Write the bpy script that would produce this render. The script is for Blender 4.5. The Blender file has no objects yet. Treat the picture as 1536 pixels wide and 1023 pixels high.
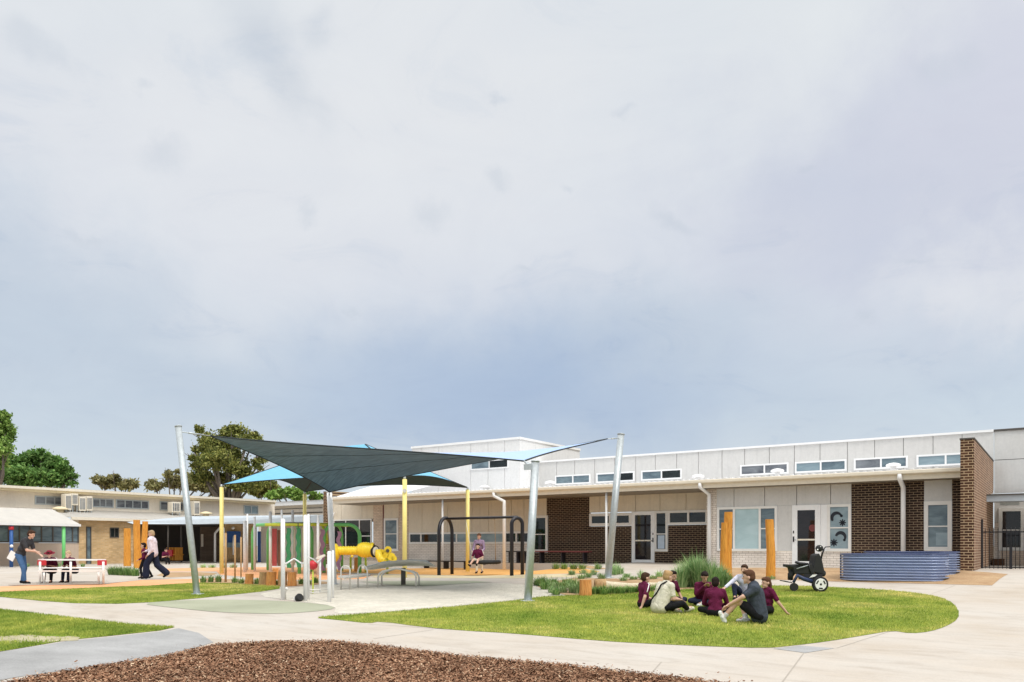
import bpy, bmesh, math, random
import numpy as np
from mathutils import Vector, Matrix, Quaternion
random.seed(7); RNG = np.random.default_rng(7)
sc = bpy.context.scene
COL = sc.collection
R = math.radians
# ---------------------------------------------------------------- survey of the place
# camera eye is at z = EYE; X runs along the new building, Y away from it into depth
EYE = 1.6; F = 1211.0; CX = 768.0; HZ = 818.0
YAW = R(34.4); SA, CA = math.sin(YAW), math.cos(YAW)
def ray(px):
    t = (px - CX) / F
    return -SA + CA * t, CA + SA * t
def W(px, py, d):
    a, b = ray(px); return Vector((a * d, b * d, EYE + (HZ - py) * d / F))
def onY(px, Y):                     # X where a sight line crosses the wall plane Y
    a, b = ray(px); return a / b * Y
def zY(px, py, Y):
    a, b = ray(px); return EYE + (HZ - py) * (Y / b) / F
def onX(px, X):
    a, b = ray(px); return b / a * X
def zX(px, py, X):
    a, b = ray(px); return EYE + (HZ - py) * (X / a) / F
def interp(v, xs, ys):
    if v <= xs[0]: return ys[0]
    for i in range(1, len(xs)):
        if v <= xs[i]:
            k = (v - xs[i-1]) / (xs[i] - xs[i-1]); return ys[i-1] + k * (ys[i] - ys[i-1])
    return ys[-1]
def ss(v, a, b):
    k = min(1, max(0, (v - a) / (b - a))); return k * k * (3 - 2 * k)
def G0(x, y):
    d = -SA * x + CA * y
    b = interp(d, [9, 12, 15, 18.5, 22, 25, 28, 34, 40], [-1.56, -1.52, -1.46, -1.37, -1.28, -1.24, -1.22, -1.2, -1.08])
    return EYE + b + .42 * ss(y, 23.5, 29) * ss(x, -20, -15)
GX0, GX1, GY0, GY1, CELL = -62, 14, 2, 46, .5
_nx = int((GX1 - GX0) / CELL) + 1; _ny = int((GY1 - GY0) / CELL) + 1
LAT = [[G0(GX0 + i * CELL, GY0 + j * CELL) for j in range(_ny)] for i in range(_nx)]
def G(x, y):
    u = min(max((x - GX0) / CELL, 0), _nx - 1.001); v = min(max((y - GY0) / CELL, 0), _ny - 1.001)
    i, j = int(u), int(v); u -= i; v -= j
    return (LAT[i][j] * (1-u) * (1-v) + LAT[i+1][j] * u * (1-v) + LAT[i][j+1] * (1-u) * v + LAT[i+1][j+1] * u * v)
TOP = .020                          # the finished surfaces lie this much above the subsoil
def gp(px, py, off=TOP):            # where a sight line meets the ground
    a, b = ray(px); lo = 5.0
    d = lo
    while d < 120:
        if EYE - (py - HZ) * d / F <= G(a * d, b * d) + off: break
        d += .1
    l, h = d - .1, d
    for _ in range(12):
        m = (l + h) / 2
        if EYE - (py - HZ) * m / F <= G(a * m, b * m) + off: h = m
        else: l = m
    return Vector((a * h, b * h, G(a * h, b * h) + off))
def dep(p): return -SA * p[0] + CA * p[1]
def zat(py, d): return EYE + (HZ - py) * d / F
# ---------------------------------------------------------------- objects
def tag(o, label=None, cat=None, group=None, kind=None):
    if label: o['label'] = label
    if cat: o['category'] = cat
    if group: o['group'] = group
    if kind: o['kind'] = kind
    return o
ORG = {}
def thing(name, label, cat, loc=(0, 0, 0), rz=0, group=None):
    o = bpy.data.objects.new(name, None); COL.objects.link(o)
    o.location = loc; o.rotation_euler = (0, 0, rz); o.empty_display_size = .2
    ORG[o.name] = Vector(loc) if rz == 0 else None
    return tag(o, label, cat, group)
class MB:
    def __init__(s): s.v = []; s.f = []; s.m = []; s.mi = 0; s.sm = []; s.s = False
    def add(s, vs, fs, smooth=None):
        b = len(s.v); s.v += [tuple(v) for v in vs]
        for f in fs: s.f.append(tuple(i + b for i in f)); s.m.append(s.mi); s.sm.append(s.s if smooth is None else smooth)
        return s
    def box(s, x0, x1, y0, y1, z0, z1):
        x0, x1 = min(x0, x1), max(x0, x1); y0, y1 = min(y0, y1), max(y0, y1); z0, z1 = min(z0, z1), max(z0, z1)
        return s.add([(x0,y0,z0),(x1,y0,z0),(x1,y1,z0),(x0,y1,z0),(x0,y0,z1),(x1,y0,z1),(x1,y1,z1),(x0,y1,z1)],
              [(0,3,2,1),(4,5,6,7),(0,1,5,4),(1,2,6,5),(2,3,7,6),(3,0,4,7)])
    def obox(s, c, sx, sy, sz, rot=None):     # oriented box
        M = rot if rot else Matrix.Identity(3); c = Vector(c)
        q = [c + M @ Vector((i*sx/2, j*sy/2, k*sz/2)) for k in (-1,1) for i, j in ((-1,-1),(1,-1),(1,1),(-1,1))]
        return s.add(q, [(0,3,2,1),(4,5,6,7),(0,1,5,4),(1,2,6,5),(2,3,7,6),(3,0,4,7)])
    def tube(s, pts, r, n=8, cap=True, squash=None):
        pts = [Vector(p) for p in pts]; rs = r if isinstance(r, (list, tuple)) else [r] * len(pts)
        t0 = (pts[1] - pts[0]).normalized(); up = Vector((0,0,1)) if abs(t0.z) < .9 else Vector((1,0,0))
        a = t0.cross(up).normalized(); vs = []
        for i, p in enumerate(pts):
            t = ((pts[min(i+1, len(pts)-1)] - pts[i]).normalized() + (pts[i] - pts[max(i-1, 0)]).normalized())
            t = t.normalized() if t.length > 1e-6 else t0
            a = (a - t * a.dot(t)); a = a.normalized() if a.length > 1e-6 else t.orthogonal().normalized(); b = t.cross(a)
            for k in range(n):
                w = 2 * math.pi * k / n; vs.append(p + (a * math.cos(w) + b * math.sin(w)) * rs[i])
        fs = [(i*n+k, i*n+(k+1) % n, (i+1)*n+(k+1) % n, (i+1)*n+k) for i in range(len(pts)-1) for k in range(n)]
        s.add(vs, fs, True)
        if cap:
            b0 = len(s.v) - len(vs)
            for f in (tuple(range(n))[::-1], tuple(range((len(pts)-1)*n, len(pts)*n))):
                s.f.append(tuple(i + b0 for i in f)); s.m.append(s.mi); s.sm.append(False)
        return s
    def ball(s, c, rx, ry=None, rz=None, nu=14, nv=9, rot=None):
        ry = ry or rx; rz = rz or rx; c = Vector(c); M = rot if rot else Matrix.Identity(3)
        vs = [c + M @ Vector((0,0,-rz))]
        for j in range(1, nv):
            a = -math.pi/2 + math.pi*j/nv
            for i in range(nu):
                b = 2*math.pi*i/nu; vs.append(c + M @ Vector((rx*math.cos(a)*math.cos(b), ry*math.cos(a)*math.sin(b), rz*math.sin(a))))
        vs.append(c + M @ Vector((0,0,rz))); L = len(vs) - 1; fs = []
        for i in range(nu):
            fs.append((0, 1+(i+1) % nu, 1+i)); fs.append((L, L-nu+i, L-nu+(i+1) % nu))
        for j in range(nv-2):
            for i in range(nu): fs.append((1+j*nu+i, 1+j*nu+(i+1) % nu, 1+(j+1)*nu+(i+1) % nu, 1+(j+1)*nu+i))
        return s.add(vs, fs, True)
    def prism(s, pts, h):                      # polygon of 3-D points pushed along vector h
        n = len(pts); h = Vector(h); vs = [Vector(p) for p in pts] + [Vector(p) + h for p in pts]
        return s.add(vs, [tuple(range(n))[::-1], tuple(range(n, 2*n))] + [(i, (i+1) % n, n+(i+1) % n, n+i) for i in range(n)])
    def grid(s, fn, nu, nv, smooth=True):
        vs = [fn(i/nu, j/nv) for i in range(nu+1) for j in range(nv+1)]
        return s.add(vs, [(i*(nv+1)+j, (i+1)*(nv+1)+j, (i+1)*(nv+1)+j+1, i*(nv+1)+j+1) for i in range(nu) for j in range(nv)], smooth)
    def build(s, name, mats, parent=None, world=True):
        me = bpy.data.meshes.new(name); org = Vector((0,0,0)); root = parent
        while root is not None and root.parent is not None: root = root.parent
        if parent is not None and world and ORG.get(root.name) is not None: org = ORG[root.name]
        me.from_pydata([tuple(Vector(v) - org) for v in s.v], [], s.f)
        for m in (mats if isinstance(mats, (list, tuple)) else [mats]): me.materials.append(m)
        me.polygons.foreach_set('material_index', s.m); me.polygons.foreach_set('use_smooth', s.sm); me.update()
        o = bpy.data.objects.new(name, me); COL.objects.link(o)
        if parent is not None: o.parent = parent
        return o
def bevel(o, w=.01, seg=2):
    b = o.modifiers.new('bevel', 'BEVEL'); b.width = w; b.segments = seg; b.limit_method = 'ANGLE'; b.angle_limit = R(40); return o
def copy_tree(o, parent=None):
    c = o.copy(); COL.objects.link(c); c.parent = parent
    if o.name in ORG: ORG[c.name] = ORG[o.name]
    for ch in list(o.children): copy_tree(ch, c)
    return c
# ---------------------------------------------------------------- materials
def s2l(c): return tuple(((v/255)/12.92 if v/255 <= .04045 else ((v/255+.055)/1.055)**2.4) for v in c)
class NT:
    def __init__(s, name):
        s.m = bpy.data.materials.new(name); s.m.use_nodes = True; s.t = s.m.node_tree; s.n = s.t.nodes; s.l = s.t.links
        s.p = s.n['Principled BSDF']; s.c = None
    def new(s, typ, **kw):
        o = s.n.new(typ)
        for k, v in kw.items():
            if k.startswith('i_'): o.inputs[k[2:].replace('_', ' ')].default_value = v
            else: setattr(o, k, v)
        return o
    def co(s, kind='Object', scale=(1,1,1), rot=(0,0,0)):
        t = s.new('ShaderNodeTexCoord'); mp = s.new('ShaderNodeMapping'); mp.inputs['Scale'].default_value = scale; mp.inputs['Rotation'].default_value = rot
        s.l.new(t.outputs[kind], mp.inputs[0]); return mp.outputs[0]
    def pos(s, scale=(1,1,1)):
        t = s.new('ShaderNodeNewGeometry'); mp = s.new('ShaderNodeMapping'); mp.inputs['Scale'].default_value = scale
        s.l.new(t.outputs['Position'], mp.inputs[0]); return mp.outputs[0]
    def noise(s, vec, scale, detail=4, rough=.6, dist=0):
        o = s.new('ShaderNodeTexNoise'); o.inputs['Scale'].default_value = scale; o.inputs['Detail'].default_value = detail
        o.inputs['Roughness'].default_value = rough; o.inputs['Distortion'].default_value = dist; s.l.new(vec, o.inputs['Vector']); return o.outputs['Fac']
    def ramp(s, fac, stops, interp='LINEAR'):
        o = s.new('ShaderNodeValToRGB'); s.l.new(fac, o.inputs[0]); e = o.color_ramp.elements; o.color_ramp.interpolation = interp
        while len(e) < len(stops): e.new(.5)
        for k, (p, c) in zip(e, stops): k.position = p; k.color = (*c[:3], 1) if len(c) >= 3 else (c[0], c[0], c[0], 1)
        return o.outputs[0]
    def mix(s, a, b, fac=.5, mode='MIX'):
        o = s.new('ShaderNodeMix', data_type='RGBA', blend_type=mode)
        for sock, v in ((o.inputs[0], fac), (o.inputs[6], a), (o.inputs[7], b)):
            if hasattr(v, 'is_linked') or hasattr(v, 'links'): s.l.new(v, sock)
            else: sock.default_value = v if isinstance(v, (int, float)) else (*v[:3], 1)
        return o.outputs[2]
    def bump(s, h, strength=.3, dist=.02):
        o = s.new('ShaderNodeBump'); o.inputs['Strength'].default_value = strength; o.inputs['Distance'].default_value = dist
        s.l.new(h, o.inputs['Height']); s.l.new(o.outputs[0], s.p.inputs['Normal'])
    def out(s, col=None, rough=.6, metal=0, spec=.5):
        if col is not None:
            if hasattr(col, 'links'): s.l.new(col, s.p.inputs['Base Color'])
            else: s.p.inputs['Base Color'].default_value = (*col[:3], 1)
        s.p.inputs['Roughness'].default_value = rough; s.p.inputs['Metallic'].default_value = metal
        s.p.inputs['Specular IOR Level'].default_value = spec; return s.m
_mc = {}
def paint(name, c, rough=.5, metal=0, var=.1, scale=6, spec=.4):
    if name in _mc: return _mc[name]
    t = NT(name); n = t.noise(t.co('Object'), scale, 5, .65)
    a = tuple(v * (1 - var) for v in c); b = tuple(min(1, v * (1 + var)) for v in c)
    col = t.ramp(n, [(.3, a), (.7, b)]); _mc[name] = t.out(col, rough, metal, spec); return _mc[name]
def cloth(name, c):
    if name in _mc: return _mc[name]
    t = NT(name); n = t.noise(t.co('Object'), 14, 4); col = t.ramp(n, [(.3, tuple(v*.86 for v in c)), (.7, tuple(min(1, v*1.12) for v in c))])
    t.bump(t.noise(t.co('Object', (1,1,.6)), 7, 4, .6, 1.2), .9, .05); _mc[name] = t.out(col, .85, 0, .15); return _mc[name]
def brick(name, axis, c1, c2, mortar, msize=.012):
    t = NT(name); g = t.new('ShaderNodeNewGeometry'); sp = t.new('ShaderNodeSeparateXYZ'); cb = t.new('ShaderNodeCombineXYZ')
    t.l.new(g.outputs['Position'], sp.inputs[0]); t.l.new(sp.outputs['X' if axis == 'X' else 'Y'], cb.inputs[0]); t.l.new(sp.outputs['Z'], cb.inputs[1])
    b = t.new('ShaderNodeTexBrick'); t.l.new(cb.outputs[0], b.inputs['Vector']); b.offset = .5
    b.inputs['Scale'].default_value = 1; b.inputs['Brick Width'].default_value = .24; b.inputs['Row Height'].default_value = .086
    b.inputs['Mortar Size'].default_value = msize; b.inputs['Mortar Smooth'].default_value = .1; b.inputs['Bias'].default_value = 0
    b.inputs['Color1'].default_value = (*c1, 1); b.inputs['Color2'].default_value = (*c2, 1); b.inputs['Mortar'].default_value = (*mortar, 1)
    n = t.noise(cb.outputs[0], 1.2, 5, .6); k = t.ramp(n, [(.3, (.82,)*3), (.7, (1.1,)*3)])
    col = t.mix(b.outputs['Color'], k, 1, 'MULTIPLY'); t.bump(b.outputs['Fac'], .4, -.01); return t.out(col, .85, 0, .2)
def panel_mat(name, c, var=.07, rough=.7):
    t = NT(name); p = t.pos(); n1 = t.noise(p, .8, 6, .7); n2 = t.noise(p, 9, 4, .7)
    k = t.mix(t.ramp(n1, [(.3, (1-var,)*3), (.7, (1+var*.5,)*3)]), t.ramp(n2, [(.3, (.95,)*3), (.7, (1.04,)*3)]), 1, 'MULTIPLY')
    n3 = t.noise(t.pos((5, 5, .35)), 1.1, 4, .7); k = t.mix(k, t.ramp(n3, [(.32, (1-var*1.1,)*3), (.5, (1,)*3)]), 1, 'MULTIPLY')
    return t.out(t.mix(c, k, 1, 'MULTIPLY'), rough, 0, .3)
def wood_mat(name, c1, c2, dark):
    t = NT(name); v = t.co('Object', (7, 7, .9)); n = t.noise(v, 3, 6, .7, .6); v2 = t.co('Object', (22, 22, 1.2)); n2 = t.noise(v2, 3, 3)
    col = t.mix(t.ramp(n, [(.28, dark), (.42, c1), (.7, c2)]), t.ramp(n2, [(.35, (.6,)*3), (.5, (1,)*3)]), .7, 'MULTIPLY')
    t.bump(n2, .4, .02); return t.out(col, .7, 0, .3)
def glass_mat(name, c, c2=None, rough=.04, scale=(.35, .35, .9)):
    t = NT(name); n = t.noise(t.pos(scale), 2.2, 4, .6, .8); col = t.ramp(n, [(.38, c), (.62, c2 or tuple(v*1.8 for v in c))])  # colour noise paints uneven reflections into the panes
    return t.out(col, rough, 0, .5)
def leaf_mat(name, cs, trans=.25):
    t = NT(name); g = t.new('ShaderNodeNewGeometry'); n = t.noise(t.pos(), .55, 3)
    k = len(cs); col = t.ramp(g.outputs['Random Per Island'], [(i/(k-1), c) for i, c in enumerate(cs)])
    col = t.mix(col, t.ramp(n, [(.35, (.75,)*3), (.65, (1.25,)*3)]), 1, 'MULTIPLY')
    t.p.inputs['Transmission Weight'].default_value = 0
    tr = t.new('ShaderNodeBsdfTranslucent'); ms = t.new('ShaderNodeMixShader'); ms.inputs[0].default_value = trans
    t.l.new(col, tr.inputs[0]); t.l.new(t.p.outputs[0], ms.inputs[1]); t.l.new(tr.outputs[0], ms.inputs[2])
    t.l.new(ms.outputs[0], t.n['Material Output'].inputs[0]); return t.out(col, .6, 0, .2)

M = {}
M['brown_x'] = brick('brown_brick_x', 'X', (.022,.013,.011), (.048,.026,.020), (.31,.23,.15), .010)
M['brown_y_lit'] = brick('lit_brown_brick_y', 'Y', (.16,.085,.052), (.27,.15,.09), (.48,.37,.27), .010)  # fin side faces: paler brick, light from the right put into the colour
M['cream_brick'] = brick('cream_brick', 'X', (.66,.52,.40), (.76,.62,.50), (.42,.34,.28), .008)
M['white_brick'] = brick('white_brick', 'X', (.82,.74,.66), (.88,.80,.72), (.5,.43,.36), .008)
M['old_brick'] = brick('old_brick', 'Y', (.58,.38,.18), (.74,.52,.28), (.6,.48,.32), .008)
M['panel'] = panel_mat('cladding_panel', (.66,.65,.625), .05)
M['panel_warm'] = panel_mat('warm_cladding_panel', (.76,.68,.55))
M['panel_hall_lit'] = panel_mat('lit_hall_cladding', (.80,.80,.79), .04)  # hall side wall: whiter tone paints in the light from the right
M['panel_hall'] = panel_mat('hall_cladding', (.78,.775,.76), .04)
M['joint'] = paint('dark_joint', (.10,.09,.08), .9)
M['trim'] = paint('white_trim', (.82,.80,.76), .4, var=.04)
M['trim_white'] = paint('bright_white_trim', (.88,.88,.87), .35, var=.02)
M['gutter'] = paint('cream_gutter', (.80,.73,.60), .4, var=.05)
M['cream'] = panel_mat('cream_render', (.82,.70,.46), .06)
M['cream_pale'] = panel_mat('pale_cream_render', (.88,.80,.68), .05); M['beige'] = panel_mat('beige_render', (.62,.50,.40), .06)
M['roof'] = paint('white_roof_sheet', (.80,.79,.80), .6, var=.04, scale=1)
M['awning'] = paint('awning_sheet', (.54,.51,.46), .6, var=.08, scale=2)
M['soffit'] = paint('soffit', (.30,.26,.21), .8, var=.05)
M['glass'] = glass_mat('dark_glass', (.004,.006,.006), (.018,.026,.026))
M['glass_black'] = glass_mat('black_glass', (.008,.008,.010), (.02,.016,.018))
M['glass_blind'] = glass_mat('glass_over_pale_blind', (.40,.55,.58), (.48,.63,.66), .25)
M['glass_blue'] = glass_mat('blue_tinted_glass', (.19,.27,.31), (.30,.39,.43), .14)
M['glass_slate'] = glass_mat('slate_glass', (.09,.13,.16), (.20,.27,.30), .08)
M['glass_louvre'] = glass_mat('grey_louvre_glass', (.10,.11,.13), (.25,.27,.29), .15)
M['steel'] = paint('galvanised_steel', (.50,.54,.55), .45, .5, .12, 14)
M['steel_pale'] = paint('pale_powder_coat', (.78,.78,.77), .45, 0, .05)
M['stainless'] = paint('stainless_steel', (.68,.66,.60), .45, .25, .08, 8)
M['black'] = paint('black_powder_coat', (.018,.017,.022), .4)
M['rubber'] = paint('black_rubber', (.02,.02,.02), .75)
M['yellow_post'] = paint('yellow_post_paint', (.86,.73,.25), .4, var=.06)
M['yellow'] = paint('yellow_plastic', (.90,.66,.04), .35, var=.08)
M['green'] = paint('green_paint', (.18,.62,.20), .4, var=.06)
M['lime'] = paint('lime_paint', (.62,.72,.08), .4, var=.06)
M['red'] = paint('red_paint', (.55,.03,.04), .4)
M['dkred'] = paint('dark_red_paint', (.17,.04,.04), .5)
M['blue'] = paint('blue_paint', (.03,.11,.34), .45)
M['white'] = paint('white_paint', (.86,.85,.83), .4, var=.03)
M['grey_fascia'] = paint('grey_blue_fascia', (.46,.52,.57), .45, var=.06)
M['dark'] = paint('painted_dark_recess', (.035,.03,.028), .9)  # near-black colour stands in for shade in deep recesses
M['wood'] = wood_mat('orange_hardwood', (.66,.27,.04), (.82,.40,.07), (.32,.11,.02))
M['stump'] = wood_mat('orange_stump_wood', (.66,.26,.07), (.80,.40,.14), (.26,.11,.04))
M['stump_grey'] = wood_mat('tan_stump_wood', (.45,.27,.12), (.62,.42,.22), (.22,.12,.05))
M['log'] = wood_mat('bleached_log', (.62,.54,.38), (.76,.68,.50), (.36,.30,.2))
M['cut'] = wood_mat('cut_wood_end', (.5,.28,.11), (.66,.42,.2), (.3,.15,.06))
M['bark'] = wood_mat('grey_bark', (.16,.13,.11), (.28,.24,.20), (.07,.06,.05))
M['navy_steel'] = paint('slate_blue_steel', (.46,.53,.70), .34, .55, .06, 4)
M['navy_trim'] = paint('navy_trim', (.035,.05,.12), .4)
M['soil'] = panel_mat('potting_soil', (.13,.08,.05), .3)
M['leaf'] = leaf_mat('green_leaves', [(.05,.12,.025), (.13,.26,.06), (.28,.44,.13)])
M['leaf_gum'] = leaf_mat('olive_gum_leaves', [(.06,.08,.02), (.20,.23,.055), (.46,.45,.14)])
M['leaf_dry'] = leaf_mat('grey_olive_leaves', [(.11,.11,.045), (.26,.25,.10), (.46,.41,.2)])
M['leaf_lime'] = leaf_mat('lime_leaves', [(.08,.17,.03), (.21,.35,.07), (.38,.52,.15)])
M['tuft'] = leaf_mat('strappy_green_grass', [(.12,.25,.08), (.32,.50,.20), (.58,.66,.36)])
M['tuft_dark'] = leaf_mat('dark_strappy_grass', [(.07,.17,.04), (.20,.36,.10), (.42,.52,.18)])
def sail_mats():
    t = NT('shade_cloth_shaded_side'); v = t.pos((1, 1, 1)); n = t.noise(v, 1.3, 4); n2 = t.noise(t.pos((1.5, 14, 3)), 1.2, 3)
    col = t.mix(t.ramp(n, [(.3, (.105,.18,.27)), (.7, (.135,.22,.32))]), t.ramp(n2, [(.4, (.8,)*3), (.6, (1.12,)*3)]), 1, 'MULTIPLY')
    M['sail_shaded'] = t.out(col, .7, 0, .25)  # same cloth as the top, with its underside shade put into the colour
    M['sail_lit'] = paint('shade_cloth_lit_side', (.36,.49,.74), .7, var=.08)  # paler tone paints the sky light falling on the cloth
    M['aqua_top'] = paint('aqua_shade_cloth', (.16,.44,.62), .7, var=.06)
    M['aqua_shaded'] = paint('aqua_cloth_shaded_side', (.04,.085,.11), .8)  # aqua cloth darkened to paint in the shade beneath the canopy
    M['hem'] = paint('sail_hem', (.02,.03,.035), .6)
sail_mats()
# ---------------------------------------------------------------- sky and light
def world():
    w = bpy.data.worlds.new('World'); sc.world = w; w.use_nodes = True; t = w.node_tree; n = t.nodes; l = t.links
    bg = n['Background']; tc = n.new('ShaderNodeTexCoord'); sp = n.new('ShaderNodeSeparateXYZ'); l.new(tc.outputs['Generated'], sp.inputs[0])
    sky = n.new('ShaderNodeTexSky'); sky.sky_type = 'NISHITA'; sky.sun_disc = False; sky.sun_elevation = R(52); sky.sun_rotation = R(115)
    def math_(op, a, b=None):
        o = n.new('ShaderNodeMath'); o.operation = op
        for i, v in enumerate((a, b)):
            if v is None: continue
            if isinstance(v, (int, float)): o.inputs[i].default_value = v
            else: l.new(v, o.inputs[i])
        return o.outputs[0]
    def ramp(f, st, mode='LINEAR'):
        o = n.new('ShaderNodeValToRGB'); l.new(f, o.inputs[0]); e = o.color_ramp.elements; o.color_ramp.interpolation = mode
        while len(e) < len(st): e.new(.5)
        for k, (p, c) in zip(e, st): k.position = p; k.color = (*c, 1)
        return o.outputs[0]
    def mix(a, b, f, mode='MIX'):
        o = n.new('ShaderNodeMix'); o.data_type = 'RGBA'; o.blend_type = mode
        for s_, v in ((o.inputs[0], f), (o.inputs[6], a), (o.inputs[7], b)):
            if isinstance(v, (int, float)): s_.default_value = v
            elif isinstance(v, tuple): s_.default_value = (*v, 1)
            else: l.new(v, s_)
        return o.outputs[2]
    z = sp.outputs[2]; zz = math_('ADD', math_('MAXIMUM', z, 0), .22)
    cb = n.new('ShaderNodeCombineXYZ'); l.new(math_('DIVIDE', sp.outputs[0], zz), cb.inputs[0]); l.new(math_('DIVIDE', sp.outputs[1], zz), cb.inputs[1])
    def noise(scale, det, dist, off=0, rough=.55, st=(1, 1, 1)):
        mp = n.new('ShaderNodeMapping'); mp.inputs['Location'].default_value = (off, off * .7, 0); mp.inputs['Scale'].default_value = st; mp.inputs['Rotation'].default_value = (0, 0, R(20)); l.new(cb.outputs[0], mp.inputs[0])
        o = n.new('ShaderNodeTexNoise'); o.inputs['Scale'].default_value = scale; o.inputs['Detail'].default_value = det
        o.inputs['Roughness'].default_value = rough; o.inputs['Distortion'].default_value = dist; l.new(mp.outputs[0], o.inputs['Vector']); return o.outputs['Fac']
    zn = math_('ADD', z, math_('MULTIPLY', math_('SUBTRACT', noise(.7, 3, .3, 3), .5), .12))
    base = ramp(zn, [(0, (.66,.73,.78)), (.08, (.62,.69,.75)), (.16, (.56,.64,.73)), (.22, (.58,.65,.74)), (.30, (.67,.71,.78)), (.39, (.72,.75,.80)), (.55, (.745,.78,.81)), (.8, (1,1,1))])
    up = math_('ADD', 1, math_('MULTIPLY', math_('POWER', math_('MAXIMUM', math_('SUBTRACT', z, .58), 0), .8), 3.1))
    # cloud masses: each has its own place in the sky, with a torn outline
    wn = n.new('ShaderNodeTexNoise'); wn.inputs['Scale'].default_value = 5.5; wn.inputs['Detail'].default_value = 7; wn.inputs['Roughness'].default_value = .6; l.new(tc.outputs['Generated'], wn.inputs['Vector'])
    w1 = n.new('ShaderNodeVectorMath'); w1.operation = 'SUBTRACT'; l.new(wn.outputs['Color'], w1.inputs[0]); w1.inputs[1].default_value = (.5, .5, .5)
    c = base
    def mass(px, py, r, kz, col, amt, warp=.3, soft=0):
        nonlocal c
        d_ = (FWD0 + RT0 * ((px - CX) / F) + Vector((0, 0, (HZ - py) / F))).normalized()
        v1 = n.new('ShaderNodeVectorMath'); v1.operation = 'SCALE'; l.new(w1.outputs[0], v1.inputs[0]); v1.inputs['Scale'].default_value = warp
        v2 = n.new('ShaderNodeVectorMath'); v2.operation = 'ADD'; l.new(v1.outputs[0], v2.inputs[0]); l.new(tc.outputs['Generated'], v2.inputs[1])
        v3 = n.new('ShaderNodeVectorMath'); v3.operation = 'SUBTRACT'; l.new(v2.outputs[0], v3.inputs[0]); v3.inputs[1].default_value = d_
        v4 = n.new('ShaderNodeVectorMath'); v4.operation = 'MULTIPLY'; l.new(v3.outputs[0], v4.inputs[0]); v4.inputs[1].default_value = (1, 1, kz)
        v5 = n.new('ShaderNodeVectorMath'); v5.operation = 'LENGTH'; l.new(v4.outputs[0], v5.inputs[0])
        mr = n.new('ShaderNodeMapRange'); mr.interpolation_type = 'SMOOTHERSTEP'; l.new(v5.outputs['Value'], mr.inputs[0])
        mr.inputs[1].default_value = soft * r; mr.inputs[2].default_value = r; mr.inputs[3].default_value = amt; mr.inputs[4].default_value = 0
        c = mix(c, col, mr.outputs[0])
    FWD0 = Vector((-SA, CA, 0)); RT0 = Vector((CA, SA, 0))
    G1 = (.585, .62, .725); B1 = (.41, .51, .67); B2 = (.52, .60, .70); W1 = (.80, .81, .83); D1 = (.52, .58, .66)
    mass(650, 60, .42, 1.2, W1, .5); mass(300, 330, .30, 1.5, W1, .3); mass(1290, 300, .32, 1.5, G1, .9); mass(1540, 120, .22, 1.2, (.62,.64,.74), .8)
    mass(760, 590, .46, 3.2, B1, .95, .16); mass(1000, 500, .24, 2.6, B2, .6, .2); mass(20, 430, .24, 1.6, B2, .7); mass(150, 540, .26, 3.2, B2, .5); mass(1490, 400, .15, 1.6, W1, .55, .3); mass(1480, 640, .2, 3, (.62,.70,.77), .6)
    for a_ in ((395, 30, .075, 1.0), (430, 90, .065, 1.2), (458, 150, .055, 1.0), (505, 40, .045, .8), (50, 95, .055, 1.2), (225, 165, .03, 2.2), (240, 250, .06, 2.2), (470, 318, .035, 1.6), (640, 325, .055, 1.8), (1000, 325, .05, 2.5), (770, 430, .03, 3.5), (1300, 475, .028, 1.8), (1410, 110, .06, 1.2), (1200, 240, .03, 2), (930, 165, .03, 1.8), (735, 275, .04, 1.6), (545, 270, .03, 2), (720, 155, .03, 2.5), (860, 290, .025, 2), (800, 520, .025, 4), (510, 462, .025, 3), (1510, 560, .02, 2), (125, 340, .03, 2), (1380, 385, .03, 2.5)):
        a_ = (a_[0], a_[1], a_[2]*(.95 if a_[0] in (395, 430, 458) else .72), a_[3]); mass(*a_, D1, .34, .14)
    big = ramp(noise(.9, 6, .6, 1.7), [(.32, (.95,.965,.985)), (.5, (1,1,1)), (.68, (1.035,1.03,1.02))])
    wisp = ramp(noise(3.4, 9, 1.2, 5.1, .64), [(.30, (.88,.91,.95)), (.42, (.99,.99,.993)), (.6, (1.02,1.02,1.015))])
    c = mix(c, big, 1, 'MULTIPLY'); c = mix(c, wisp, .7, 'MULTIPLY')
    sc_ = mix(sky.outputs[0], (.1, .1, .1), 1, 'MULTIPLY')
    c = mix(c, sc_, .03)
    v = n.new('ShaderNodeVectorMath'); v.operation = 'SCALE'; l.new(c, v.inputs[0]); l.new(up, v.inputs['Scale'])
    l.new(v.outputs[0], bg.inputs[0]); bg.inputs[1].default_value = 1.0
world(); sc.world.cycles.sampling_method = 'MANUAL'; sc.world.cycles.sample_map_resolution = 512
sun = bpy.data.lights.new('sun', 'SUN'); sun.energy = 1.5; sun.angle = R(14); sun.color = (1, .955, .88)
so = bpy.data.objects.new('sun', sun); COL.objects.link(so)
az, el = R(115), R(52); dv = Vector((math.sin(az)*math.cos(el), math.cos(az)*math.cos(el), math.sin(el)))
so.rotation_euler = dv.to_track_quat('Z', 'Y').to_euler()
cam = bpy.data.cameras.new('camera'); co = bpy.data.objects.new('camera', cam); COL.objects.link(co); sc.camera = co
co.location = (0, 0, EYE); co.rotation_euler = (R(90), 0, YAW)
cam.sensor_width = 36; cam.lens = F / 1536 * 36; cam.shift_y = (HZ - 511.5) / 1536; cam.clip_end = 5000; cam.clip_start = .1
sc.view_settings.view_transform = 'Standard'; sc.view_settings.look = 'None'; sc.view_settings.exposure = .05; sc.view_settings.gamma = 1
sc.cycles.max_bounces = 6; sc.cycles.diffuse_bounces = 3
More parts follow.
